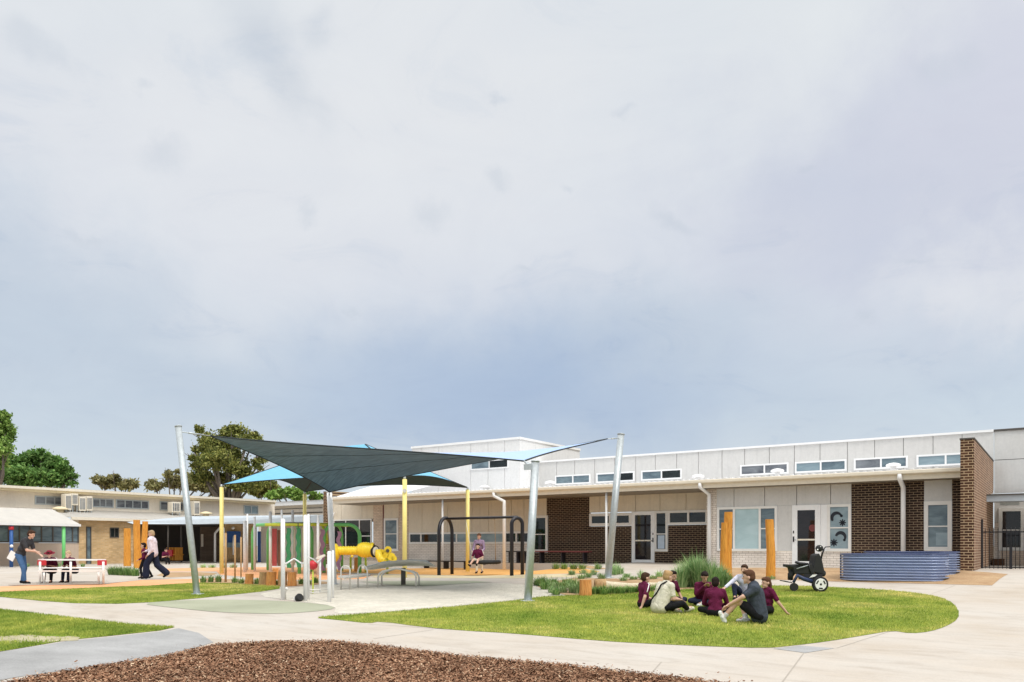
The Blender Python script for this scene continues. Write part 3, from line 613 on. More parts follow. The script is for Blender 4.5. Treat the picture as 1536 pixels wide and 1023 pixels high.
def stickers():
    mb = MB(); y = YW-.0175
    def P(px, py): return Vector((onY(px, YW), y, zY(px, py, YW)))
    def arc(cx, cy, r, a0, a1, wd, fl=1):
        K = 12
        for i in range(K):
            q = []
            for j, k in ((i, -1), (i+1, -1), (i+1, 1), (i, 1)):
                t = j/K; a = R(a0+(a1-a0)*t); w_ = wd*(.35+.9*math.sin(math.pi*(.15+.8*t)))
                q.append(P(cx+fl*(r+k*w_/2)*math.cos(a), cy-(r+k*w_/2)*math.sin(a)))
            mb.prism(q, (0, .003, 0))
        mb.tube([P(cx+fl*r*math.cos(R(a1)), cy-r*math.sin(R(a1))), P(cx+fl*r*math.cos(R(a1)), cy-r*math.sin(R(a1)))+Vector((.0, .003, 0))], .05, 10)
    def flower(cx, cy, r):
        for i in range(8):
            a = 2*math.pi*i/8; c = (cx+r*.55*math.cos(a), cy-r*.55*math.sin(a)); q = []
            for j in range(8):
                b = 2*math.pi*j/8; ex, ey = r*.48*math.cos(b), r*.2*math.sin(b)
                q.append(P(c[0]+ex*math.cos(a)-ey*math.sin(a), c[1]-(ex*math.sin(a)+ey*math.cos(a))))
            mb.prism(q, (0, .003, 0))
        mb.tube([P(cx, cy), P(cx, cy)+Vector((0, .003, 0))], .03, 8)
    for fn_, a_ in ((arc, (1255.5, 777, 7.5, 215, 25, 4.2)), (flower, (1264, 784, 5.5)), (arc, (1261, 806, 7, 165, -35, 4.2)), (flower, (1251, 814, 6))):
        mb.v, mb.f, mb.m, mb.sm = [], [], [], []; fn_(*a_); mb.build('sticker', paint('black_vinyl', (.015,.02,.03), .5), STK)
stickers()
MB().tube([(onY(1219, YW), YW-.0195, zY(1219, 792, YW)), (onY(1219, YW), YW-.0175, zY(1219, 792, YW))], .13, 20).build('red_disc', M['dkred'], nb)
wbox('brick_wall', 'brown_x', w(1277)+.003, w(1386), FL-.6, TOPZ, YW-.006, lab='brown brick wall behind the corrugated garden beds')
wbox('wall_panel', 'panel', w(1386)+.003, w(1428), HEADZ+.04, TOPZ, YW, th=.06)
window(w(1386)+.003, w(1428), zY(1407, 826, YW), HEADZ+.036, YW, (), {0: .49}, fw=.13, glass='glass_slate', lab='tall sash window above the garden bed, right of the downpipe')
MB().box(onY(1404, YW), onY(1421, YW), YW-.0195, YW-.0175, zY(1412, 818, YW), zY(1412, 799, YW)).build('painted_blind_reflection', M['glass_blue'], nb)  # pale plate painting a blind's reflection onto the pane
wbox('brick_wall', 'brown_x', w(1386)+.003, w(1428), FL-.6, zY(1407, 826.4, YW), YW)
wbox('brick_wall', 'brown_x', w(1428)+.003, w(1452), FL-.6, TOPZ, YW-.006)
# -- fin walls
XF = ray(1461)[0] / ray(1461)[1] * 29.25; XB = XF - .38
zt = zY(1461, 658.5, 29.25)
fm = MB(); y0, y1 = 29.25, YC-.01
fm.add([(XB,y0,FL-.6),(XF,y0,FL-.6),(XF,y1,FL-.6),(XB,y1,FL-.6),(XB,y0,zt),(XF,y0,zt),(XF,y1,zt),(XB,y1,zt)], [(0,1,5,4),(2,3,7,6),(4,5,6,7)])
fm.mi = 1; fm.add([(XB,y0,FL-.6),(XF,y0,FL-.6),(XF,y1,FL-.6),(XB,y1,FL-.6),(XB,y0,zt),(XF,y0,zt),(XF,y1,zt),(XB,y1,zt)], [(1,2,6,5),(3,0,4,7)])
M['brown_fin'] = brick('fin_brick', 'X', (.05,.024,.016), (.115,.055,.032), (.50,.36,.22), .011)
fin = fm.build('fin_wall', [M['brown_fin'], M['brown_y_lit']], nb); fin['label'] = 'tall brown brick blade wall at the right end of the roof'
MB().box(XB-.02, XF+.02, y0-.02, y1, zt+.001, zt+.05).build('fin_capping', M['joint'], nb)
xl = X(497, YF); yl = YF-.4
yl = YR-.1; lf = MB(); lf.box(onY(485, yl), onY(496.5, yl), yl, yl+2.2, FL-.7, zY(490, 737, yl)); lf.build('fin_wall', [M['brown_fin']], nb)['label'] = 'narrow brown brick blade wall at the left end of the roof'
# -- roof, gutter, fascia
FT, FB = zY(1200, 714.5, YF), zY(1200, 726.2, YF)
x0r, x1r = X(497.5, YF), XB
MB().box(x0r, x1r, YF, YF+.04, FB, FT-.09).build('fascia', M['gutter'], nb)
gm = MB(); prof = [(0, 0), (-.115, 0), (-.135, .03), (-.135, .12), (-.11, .14), (0, .14)]
gm.prism([(x0r, YF-.003+p[0], FT-.10+p[1]) for p in prof], (x1r-x0r, 0, 0)); gm.build('gutter', M['gutter'], nb)
def roofm():
    mb = MB(); z0, z1 = FT+.055, EYE+2.62; ya, yb = YF-.06, YC-.02
    x = x0r; P = .25
    hipx = X(545, YC)
    while x < x1r - .01:
        xe = min(x+P, x1r)
        def zz(xx, yy): return z0 + (z1-z0)*(yy-ya)/(yb-ya)
        pr = [(x, 0), (x+.15, 0), (x+.17, .03), (x+.23, .03), (xe, 0)]
        for (p, h), (q, h2) in zip(pr, pr[1:]):
            if q <= p: continue
            mb.add([(p,ya,zz(p,ya)+h),(q,ya,zz(q,ya)+h2),(q,yb,zz(q,yb)+h2),(p,yb,zz(p,yb)+h)], [(0,1,2,3)])
        mb.add([(x+.15,ya,z0),(x+.17,ya,z0+.03),(x+.23,ya,z0+.03),(x+.25,ya,z0)], [(3,2,1,0)])
        x += P
    mb.build('roof', M['roof'], nb)
    MB().box(x0r, x1r, ya+.25, YR+.2, FB-.02, FB).build('soffit', M['soffit'], nb)
    mb2 = MB(); mb2.box(x0r, w(1060)-.02, YR+.2, YC-.1, TOPZ-.05, TOPZ-.02).build('ceiling', M['soffit'], nb)
roofm()
wl = MB(); zl = zY(545, 730, YC-3)
lx0, lx1 = onY(505, YC-3), onY(668, YC-3)
wl.add([(onY(499, YF+.3), YF+.3, FT+.06), (lx0+2.9, YC-3, zl), (lx1, YC-3, zl), (lx1, YF+.3, FT+.06)], [(0,3,2,1)])
wl.build('raised_roof', M['roof'], nb)
# -- clerestory
cz0, cz1 = EYE+2.2, EYE+4.55
cj = [942, 976, 1001, 1034, 1065, 1083, 1117, 1154, 1191.5, 1230, 1271, 1312, 1355, 1399.5, 1443, 1490.5]
panels('clerestory_wall', 'panel', X(808.5, YC), X(1490.5, YC), cz0, cz1, YC, [X(q, YC) for q in (835, 862, 892, 922, 953.5, 983, 1015, 1047.5, 1083, 1117, 1154, 1191.5, 1230, 1271, 1312, 1355, 1399.5, 1443)])
MB().box(X(808.5, YC), X(1490.5, YC), YC-.06, YC+.3, cz1+.002, cz1+.09).build('parapet_cap', M['trim_white'], nb)
MB().box(X(808.5, YC)-.12, X(808.5, YC)-.002, YC-.02, YC+.1, cz0, cz1).build('corner_trim', M['trim_white'], nb)
wz0, wz1 = EYE+3.28, EYE+3.79
for p0, p1, gs in ((833,886,('glass_slate','glass_slate')), (895,952,('glass_slate','glass')), (962,1023,('glass_slate','glass')), (1110.5,1183,('glass_louvre','glass_louvre')), (1192.5,1270,('glass_blue','glass_slate')), (1281,1362,('glass_louvre','glass_slate')), (1375,1462,('glass_blue','glass_blue'))):
    window(X(p0, YC), X(p1, YC), wz0, wz1, YC, (.51,), (), fw=.075, glasses=gs, fmat='trim_white', name='clerestory_window')
# -- roof vents, downpipes, posts
def vent(px, py, s=1):
    d = dep((X(px, YC-2.2), YC-2.2)); c = W(px, py, d); v = MB()
    v.tube([c+Vector((0,0,-.5)), c+Vector((0,0,-.06))], .13*s, 12); v.tube([c+Vector((0,0,-.10)), c+Vector((0,0,-.06)), c+Vector((0,0,-.01)), c+Vector((0,0,.03)), c+Vector((0,0,.05))], [.32*s,.34*s,.31*s,.18*s,.05*s], 16)
    v.build('roof_vent', M['white'], nb)
for p in ((825, 722.5), (1047, 713), (1166, 704.5), (1340, 696), (727, 729)): vent(*p, .85)
def downpipe(px, py0, pxb, pyb, r=.052):
    Y = YF-.07; x = onY(px, Y); zt_ = FT-.09; d = MB(); xb = onY(pxb, Y); yw = (YW if px > 1040 else YF+.12)-.08
    d.tube([(x, Y, zt_), (x, Y, zt_-.16), (xb, yw-.06, zt_-.42), (xb, yw-.06, zt_-.6), (xb, yw-.06, FL-.3)], r*1.35, 10)
    d.build('downpipe', M['trim_white'], nb)
downpipe(741, 740, 755.5, 850, .062); downpipe(1050, 720, 1056.5, 850, .055); downpipe(1349.5, 710, 1351, 850, .06)
for px in (664, 909.5): MB().tube([(onY(px, YF+.15), YF+.15, FL-.5), (onY(px, YF+.15), YF+.15, FB+.0)], .05, 10).build('post', M['steel_pale'], nb)
c = MB(); p = W(1000, 0, 1)
def camera_box(px, py, Y, par):
    x, z = onY(px, Y), zY(px, py, Y); m = MB(); m.tube([(x, Y, z+.05), (x, Y-.2, z+.03)], .03, 6); m.tube([(x-.05, Y-.14, z), (x+.12, Y-.30, z-.06)], .07, 10); m.build('security_camera', M['white'], par)
camera_box(503, 771, YR-.05, nb)
slab = MB().box(x0r, w(1060), YF+.4, YR, FL-.4, FL-.015); slab.build('verandah_slab', M['concrete'], nb)
ramp = MB(); ra = [gp(925, 868), gp(1003, 868)]; rb = [Vector((onY(932, YF+.4), YF+.4, FL-.02)), Vector((onY(1000, YF+.4), YF+.4, FL-.02))]
ramp.add([ra[0]+Vector((0,0,.004)), ra[1]+Vector((0,0,.004)), rb[1], rb[0], ra[0]-Vector((0,0,.3)), ra[1]-Vector((0,0,.3)), rb[1]-Vector((0,0,.8)), rb[0]-Vector((0,0,.8))], [(0,1,2,3),(0,4,5,1),(1,5,6,2),(2,6,7,3),(3,7,4,0)])
tag(ramp.build('entrance_ramp', M['concrete']), 'pale concrete ramp rising to the entrance door', 'ramp', kind='structure')
# -- hall behind
YH = 35.7; XH = X(779, YH); hl = X(618, YH); ht = EYE+5.66
hb = thing('hall', 'tall plain white hall rising behind the verandah roof', 'building', (XH, YH, FL))
hj = [X(q, YH) for q in (632, 658, 706, 732, 757)]
panels('hall_wall', 'panel_hall', hl, XH, FL, ht, YH, hj, .05, hb)
m = MB(); ex = 42.2
for a_, b_ in ((YH+.06, YH+1.6), (YH+1.62, YH+3.3), (YH+3.32, ex)): m.box(XH-.07, XH-.002, a_, b_, FL, ht)
m.build('hall_side_wall', M['panel_hall_lit'], hb)
MB().box(hl, XH-.08, YH+.11, ex, FL, ht-.1).build('hall_core', M['joint'], hb)
c = MB(); c.box(hl-.05, XH+.06, YH-.05, YH+.12, ht+.002, ht+.12); c.box(XH-.1, XH+.06, YH+.122, ex, ht+.002, ht+.12); c.box(hl, XH-.11, YH+.13, ex, ht-.06, ht+.03); c.build('parapet_cap', M['trim_white'], hb)
window(X(706.5, YH), X(763, YH), zY(735, 703.5, YH), zY(735, 690, YH), YH, (.5,), (), fw=.06, par=hb, glasses=['glass_slate', 'glass'], fmat='trim_white')
# -- taller block at the right with the gated door
rb_ = thing('entry_block', 'tall grey panelled block with a canopied dark door at the right edge', 'building', (X(1515, YC), YC, FL))
YB = YC+.05
rj = [X(q, YB) for q in (1490.5, 1600)]
mm = MB(); zj = zY(1510, 689.3, YB); zt2 = zY(1510, 646.2, YB); xr0, xr1 = X(1490.5, YB)+.02, X(1620, YB)
for (z0_, z1_) in ((zj+.012, zt2), (FL+1.72, zj-.012)): mm.box(xr0, xr1, YB, YB+.06, z0_, z1_)
mm.build('wall_panel', M['panel'], rb_); MB().box(xr0, xr1, YB+.07, YB+6, FL-.5, zt2-.05).build('core', M['joint'], rb_)
MB().box(xr0-.02, xr1, YB-.06, YB+.3, zt2+.002, zt2+.08).build('parapet_cap', M['joint'], rb_)
MB().box(xr0, X(1501, YB), YB+.001, YB+.06, FL-.6, FL+1.715).build('brick_pier', M['white_brick'], rb_)
ent = window(X(1498, YB), X(1537, YB), zY(1516, 826, YB), zY(1516, 762, YB), YB, (), {0: .48}, fw=.13, par=rb_, glass='glass_black', name='door', lab='dark glazed door behind the black fence')
MB().box(X(1501, YB)+.002, xr1, YB+.002, YB+.06, FL-.6, zY(1516, 826.2, YB)).build('brick_base', M['cream_brick'], rb_)
MB().box(X(1537, YB)+.002, xr1, YB+.002, YB+.06, zY(1516, 826, YB), FL+1.715).build('brick_side', M['white_brick'], rb_)
cn = MB(); yc0 = YC-3.4; xc = X(1477, yc0); 
cn.add([(onY(1475.5,yc0),yc0,zY(1480,743.6,yc0)),(xr1+2,yc0,zY(1480,743.6,yc0)+.0),(xr1+2,yc0,zY(1480,752.5,yc0)),(onY(1475.5,yc0),yc0,zY(1480,752.5,yc0)),
        (onY(1489,YC-.3),YC-.3,zY(1480,743.6,yc0)+.25),(xr1+2,YC-.3,zY(1480,743.6,yc0)+.25),(xr1+2,YC-.3,zY(1480,752.5,yc0)+.1),(onY(1489,YC-.3),YC-.3,zY(1480,752.5,yc0)+.1)], [(0,3,2,1),(0,1,5,4),(3,7,6,2),(0,4,7,3)])
cn.build('canopy', M['grey_fascia'], rb_); MB().box(onY(1475,yc0)-.03, xr1+2, yc0-.04, yc0-.003, zY(1480,743.6,yc0), zY(1480,743.6,yc0)+.05).build('canopy_edge', M['joint'], rb_)
br = MB(); br.box(onY(1500, yc0+1), onY(1529, yc0+1), yc0+.9, yc0+1, zY(1515, 758, yc0+1), zY(1515, 753, yc0+1)); br.build('canopy_beam', M['steel'], rb_)
# fence
yfn = 31.9; fz0 = FL-.02; ft = zY(1500, 791, yfn); fb = zY(1500, 852.5, yfn)
fe = thing('picket_fence', 'black metal picket fence and gate before the right hand door', 'fence', (onY(1505, yfn), yfn, FL))
zr1, zr0 = zY(1500, 798, yfn), zY(1500, 851, yfn)
MB().box(onY(1475, yfn), onY(1620, yfn), yfn-.02, yfn+.02, zr1-.02, zr1+.02).build('rail', M['black'], fe)
MB().box(onY(1475, yfn), onY(1620, yfn), yfn-.02, yfn+.02, zr0-.02, zr0+.02).build('rail', M['black'], fe)
x = onY(1478, yfn); k = 0
while x < onY(1600, yfn):
    tall = k % 2 == 0; t_ = ft + .0
    pk = MB().tube([(x, yfn-.034, fb-.02), (x, yfn-.034, t_-.05), (x, yfn-.034, t_)], [.012, .012, .003], 6); pk.build('picket', M['black'], fe); x += .125; k += 1
MB().box(onY(1514.2, yfn), onY(1518.6, yfn), yfn-.13, yfn-.05, FL-.06, zY(1516, 820, yfn)).build('latch_post', M['black'], fe)
MB().box(onY(1469.5, yfn), onY(1474.6, yfn), yfn-.1, yfn+.05, FL-.06, zY(1472, 779, yfn)).build('gate_post', M['black'], fe)
tree_box = None
hbx = MB().box(onY(1488, YC-1.6), onY(1505, YC-1.6), YC-1.6, YC-.8, FL-.05, FL+.28); tag(hbx.build('step', M['mulch_base']), 'dark mulch mound at the foot of the fence', 'soil', kind='structure')
# ---------------------------------------------------------------- old building at the left
XA, XU = -46.0, -48.6
ZB = G(XA, 25) - .1
ob = thing('old_building', 'long old cream two level school block with clerestory windows and tan brick', 'building', (XA, 26, ZB))
Yp = lambda px, X_=XA: onX(px, X_)
def xbox(name, mat, px0, px1, z0, z1, X_, th=.14, lab=None, par=None):
    o = MB().box(X_-th, X_, Yp(px0, X_), Yp(px1, X_), z0, z1).build(name, M[mat], par or ob)
    if lab: o['label'] = lab
    return o
zx = lambda px, py, X_=XA: zX(px, py, X_)
brt = zx(150, 779.5)
xbox('render_wall', 'beige', -60, 118, ZB, zx(60, 814.5), XA, lab='beige rendered wall below the long dark window band')
window(Yp(-60), Yp(118), zx(60, 814), zx(60, 788), XA, (.14, .26, .38, .47, .56, .66, .76, .86, .94), (), fw=.07, glass='glass_slate', par=ob, ax='X', lab='long dark window band under the awning', fmat='joint')
xbox('upper_band', 'cream_pale', -60, 118, zx(60, 787.8)+.002, brt, XA)
xbox('tan_brick_wall', 'old_brick', 118, 187, ZB, brt, XA, lab='tan brick wall with a door and a small window')
xbox('tan_brick_wall', 'old_brick', 187.3, 200, ZB, brt, XA-.01)
window(Yp(129), Yp(136.5), ZB+.05, zx(133, 790), XA, (), (), fw=.05, glass='glass_slate', par=ob, ax='X', name='door', lab='narrow dark door in the tan brick wall', fmat='joint')
window(Yp(164.5), Yp(178), zx(171, 806.5), zx(171, 791.5), XA, (.5,), (), fw=.05, glass='glass', par=ob, ax='X', lab='small dark window in the tan brick wall', fmat='joint')
# lower roof
lr = MB(); ya, yb = Yp(60), Yp(330); ze = zx(150, 777)
for k in range(0, 90):
    y0_, y1_ = ya+(yb-ya)*k/90, ya+(yb-ya)*(k+1)/90-.03
    lr.add([(XA+.45,y0_,ze),(XA+.45,y1_,ze),(XU,y1_,ze+.55),(XU,y0_,ze+.55)], [(0,1,2,3)])
lr.add([(XA+.45,ya,ze-.02),(XA+.45,yb,ze-.02),(XU,yb,ze+.53),(XU,ya,ze+.53)], [(0,1,2,3)]); lr.build('lower_roof', M['awning'], ob)
MB().box(XA+.46, XA+.52, Yp(100), Yp(300), ze-.16, ze+.0).build('lower_fascia', M['gutter'], ob)
MB().box(XA+.0, XA+.44, Yp(100), Yp(300), ze-.15, ze-.11).build('eave_lining', M['soffit'], ob)
# upper storey
uz0, uz1 = ze+.2, zX(150, 741.5, XU)
xbox('upper_wall', 'cream_pale', -80, 412, uz0, uz1, XU, lab='cream upper wall with the clerestory windows')
eh0, eh1 = zX(0, 736, XU), zX(0, 725.8, XU)
uf = MB(); uf.box(XU+.0, XU+.55, Yp(-80, XU), Yp(405, XU), eh0+.02, eh0+.08); uf.box(XU+.5, XU+.58, Yp(-80, XU), Yp(405, XU), eh0-.05+.05, eh1-.12); uf.build('upper_fascia', M['cream'], ob)
ug = MB(); ug.box(XU+.585, XU+.72, Yp(-80, XU), Yp(405, XU), eh1-.24, eh1-.1); ug.build('gutter', M['gutter'], ob)
ur = MB(); ur.add([(XU+.62,Yp(-80,XU),eh1-.09),(XU+.62,Yp(405,XU),eh1-.09),(XU-4,Yp(405,XU),eh1+.1),(XU-4,Yp(-80,XU),eh1+.1)], [(0,1,2,3)]); ur.build('upper_roof', M['roof'], ob)
def uwin(p0, p1, sp, gl='glass_louvre', t=None):
    window(Yp(p0, XU), Yp(p1, XU), zX((p0+p1)/2, 757.5+(p0+p1-147)*.023, XU), zX((p0+p1)/2, 744.3+(p0+p1-147)*.0225, XU), XU, sp, (), fw=.07, glass=gl, par=ob, ax='X', name='clerestory_window', fmat='steel')
uwin(52, 97, (.35, .65)); uwin(138, 170, (.35, .62)); uwin(173.5, 223, (.27, .5, .76)); uwin(239.5, 275, (.33, .66)); uwin(365.5, 387, (.5,), 'glass_blue')
# air conditioning cages and roof units
def ac(px0, px1, py0, py1, label, group=None):
    Xa = XU+1.1; yl, yr = Yp(px0, Xa), Yp(px1, Xa); z0, z1 = zX((px0+px1)/2, py1, Xa), zX((px0+px1)/2, py0, Xa)
    t = thing('air_conditioner', label, 'air conditioner', (Xa, (yl+yr)/2, z0), 0, 'air conditioners on the old roof')
    b = MB().box(Xa-.5, Xa, yl, yr, z0, z1); bevel(b.build('casing', M['gutter'], t), .02)
    g = MB()
    n = 4
    for i in range(n):
        a_ = yl+(yr-yl)*(.12+.2*i); g.box(Xa+.001, Xa+.02, a_, a_+(yr-yl)*.11, z0+(z1-z0)*.12, z1-(z1-z0)*.12)
    g.build('grille', M['glass_louvre'], t)
    for yy in (yl+.06, yr-.06):
        for xx in (Xa-.45, Xa-.05): MB().box(xx-.02, xx+.02, yy-.02, yy+.02, ze+.2, z0-.001).build('leg', M['steel'], t)
ac(98, 107.5, 741, 765, 'tall white air conditioner cage right of the first upper window'); ac(108, 117.5, 740.5, 758, 'upper small white air conditioner cage next to the tall one')
ac(119, 129, 745, 766.5, 'grey fronted air conditioner left of the second upper window'); ac(130, 139, 744.5, 766, 'white barred air conditioner touching the second upper window')
ac(258, 271, 753, 768.5, 'white air conditioner left of the leaning steel post'); ac(291, 300, 752, 773, 'barred air conditioner right of the leaning steel post')
for px, py, lb in ((90, 763, 'flat white roof ventilator beside the air conditioner cages'), (309, 770, 'low cream roof ventilator right of the leaning post')):
    c_ = W(px, py, dep((XU+1.2, Yp(px, XU+1.2)))); v = MB(); v.tube([c_-Vector((0,0,.6)), c_], .2, 10); v.tube([c_-Vector((0,0,.06)), c_+Vector((0,0,.04)), c_+Vector((0,0,.12))], [.42,.38,.1], 14)
    tag(v.build('roof_ventilator', M['cream']), lb, 'roof vent')
# awning shelter
aw = thing('awning', 'wide white sheet awning on a blue and a green post', 'awning', (XA+2, Yp(60, XA+2), ZB))
Xe = XA+3.4; 
pe = [Vector((Xe, onX(-60, Xe), zX(60, 785.6, Xe))), Vector((Xe, onX(121, Xe), zX(60, 785.6, Xe)))]
zb_ = zX(78, 764, XA+.2); pb = [Vector((XA+.2, onX(79, XA+.2), zb_)), Vector((XA+.2, onX(-60, XA+.2), zb_))]
am = MB(); N = 60
for k in range(N):
    u0, u1 = k/N, (k+.93)/N
    e0, e1 = pe[0].lerp(pe[1], u0), pe[0].lerp(pe[1], u1); b1, b0 = pb[1].lerp(pb[0], u1), pb[1].lerp(pb[0], u0)
    am.add([e0, e1, b1, b0], [(0,1,2,3)])
am.add([pe[0]-Vector((0,0,.03)), pe[1]-Vector((0,0,.03)), pb[0]-Vector((0,0,.03)), pb[1]-Vector((0,0,.03))], [(0,1,2,3)])
am.build('awning_sheet', M['awning'], aw)
MB().box(Xe+.004, Xe+.04, pe[0].y, pe[1].y, pe[0].z-.1, pe[0].z+.02).build('awning_beam', M['steel_pale'], aw)
def apost(px, mat, lab, cap):
    X_ = Xe-.12; y_ = onX(px, X_); zg = G(X_, y_); ztp = pe[0].z-.11
    t = MB().tube([(X_, y_, zg), (X_, y_, ztp)], .085, 10); o = t.build('post', M[mat], aw); o['label'] = lab
    if cap: MB().tube([(X_, y_, zg+1.85), (X_, y_, ztp-.05)], .115, 10).build('post_wrap', M['red'], o); MB().ball((X_+.07, y_-.02, zg+1.05), .08).build('ball_motif', M['white'], o)
    return o
apost(17, 'blue', 'blue awning post with a red top', True)
o_ = apost(95.5, 'green', 'green awning post', False)
# covered walkway between the old and new buildings
cw = thing('covered_walkway', 'low flat grey roofed covered area joining the old and new buildings', 'canopy', W(330, 845, 50))
A0, A1 = W(186, 783.5, 46.5), W(484, 772.0, 50); B0, B1 = W(186, 785, 47.5), W(484, 785, 50)
rf = MB()
P1, P2, P3 = W(190, 783, 45.5), W(283, 774.5, 47), W(484, 772.3, 50)
Q1, Q2, Q3 = W(200, 786, 45.5), W(300, 786.2, 47), W(484, 784, 50)
rf.prism([P1, P2, P3, Q3, Q2, Q1], Vector((-.12, .3, 0))); rf.build('fascia', M['grey_fascia'], cw)
back = Vector((-3.2, 9, 0))
rr = MB(); u = Vector((-.13, .33, .01)); rr.prism([P1+u, P2+u, P3+u, P3+back, P1+back], (0, 0, -.12)); rr.build('roof', M['joint'], cw)
kk = Vector((-2.0, 6.5, 0)); wz = ZB
dk = MB(); a_, b_ = W(190, 0, 50), W(338, 0, 55)
def vwall(name, mat, p0, d0, p1, d1, py0, py1, par, th=.12, lab=None):
    a_, b_ = W(p0, py1, d0), W(p1, py1, d1); zt0 = max(zat(py0, d0), zat(py0, d1)); zb0 = min(zat(py1, d0), zat(py1, d1)); n = Vector((-(b_-a_).y, (b_-a_).x, 0)).normalized()*th
    o = MB().prism([Vector((a_.x,a_.y,zb0)), Vector((b_.x,b_.y,zb0)), Vector((b_.x,b_.y,zt0)), Vector((a_.x,a_.y,zt0))], n).build(name, M[mat], par)
    if lab: o['label'] = lab
    return o
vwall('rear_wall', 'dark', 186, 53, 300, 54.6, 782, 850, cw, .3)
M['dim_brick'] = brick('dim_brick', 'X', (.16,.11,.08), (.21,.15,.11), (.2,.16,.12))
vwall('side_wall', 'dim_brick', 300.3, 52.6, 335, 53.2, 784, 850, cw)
vwall('kiosk_wall', 'old_brick', 337, 50.6, 385, 51.6, 785.5, 850, cw, lab='orange brick wall holding the blue mural')
mu = vwall('mural', 'blue', 340.5, 50.3, 361, 50.75, 797, 820, cw, .05, 'blue mural panel with a white figure'); 
vwall('mural_sky', 'glass_blue', 341, 50.1, 360.5, 50.5, 814, 821, cw, .05)
vwall('mural_ground', 'stump_grey', 341, 50.1, 360.5, 50.5, 821.3, 838, cw, .05)
g_ = MB(); q = W(351, 808, 49.9); g_.tube([q+Vector((-.05,0,-1)), q+Vector((0,0,-.3)), q+Vector((0,0,.2))], [.05,.1,.05], 8); g_.build('mural_figure', M['white'], cw)
vwall('blue_door', 'blue', 386.5, 51.2, 391.5, 51.3, 797, 850, cw, .05)
vwall('end_wall', 'cream_pale', 392, 51.5, 484, 53, 786, 850, cw)
MB().tube([W(322.5, 843, 49.2), W(322.5, 800, 49.2), W(331, 790, 49)], .07, 8).build('downpipe', M['steel_pale'], cw)
lp = MB(); lp.ball(W(349.5, 792, 50.1), .1); lp.build('wall_light', M['white'], cw)
for px in (188, 252, 272): MB().tube([W(px, 850, 50), W(px, 784, 50)], .05, 8).build('post', M['joint'], cw)
sg = vwall('notice_board', 'cream_pale', 301.5, 52.3, 305, 52.35, 801, 820, cw, .04)
cart = thing('play_cart', 'yellow wooden play cart with a red seat under the dark covered roof', 'cart', W(262, 840, 50)); b = W(262, 832, 50)
cm = MB(); cm.obox(b, 1.0, .6, .05); 
for k in (-.45, -.15, .15, .45): cm.obox(b+Vector((k,0,.05)), .05, .5, .8)
cm.build('slats', M['wood'], cart); MB().obox(b+Vector((0,-.3,.1)), .5, .1, .4).build('seat', M['red'], cart)
# second pale volume between the old roof and the new building
lk = thing('link_building', 'pale cream low building between the old block and the new wing', 'building', W(440, 845, 56))
YK = 41.5
Lp = lambda p: onY(p, YK)
MB().box(Lp(388), Lp(500), YK, YK+.2, ZB, zY(440, 758, YK)).build('wall', M['cream_pale'], lk)
MB().box(Lp(384), Lp(500), YK-.5, YK-.42, zY(440, 758.5, YK), zY(440, 752.5, YK)).build('fascia', M['trim_white'], lk)
m = MB(); m.add([(Lp(380), YK-.55, zY(440, 752.4, YK)), (Lp(500), YK-.55, zY(440, 752.4, YK)), (Lp(500)-2, YK+5, zY(440, 745.5, YK)), (Lp(400)-2, YK+5, zY(440, 745.5, YK))], [(0,1,2,3)]); m.build('roof', M['roof'], lk)
m = MB(); m.box(Lp(405), Lp(484), YK-.05, YK-.001, zY(440, 770.5, YK), zY(440, 769, YK)); m.box(Lp(405), Lp(484), YK-.05, YK-.001, zY(440, 763.5, YK), zY(440, 762.8, YK)); m.build('rail', M['joint'], lk)
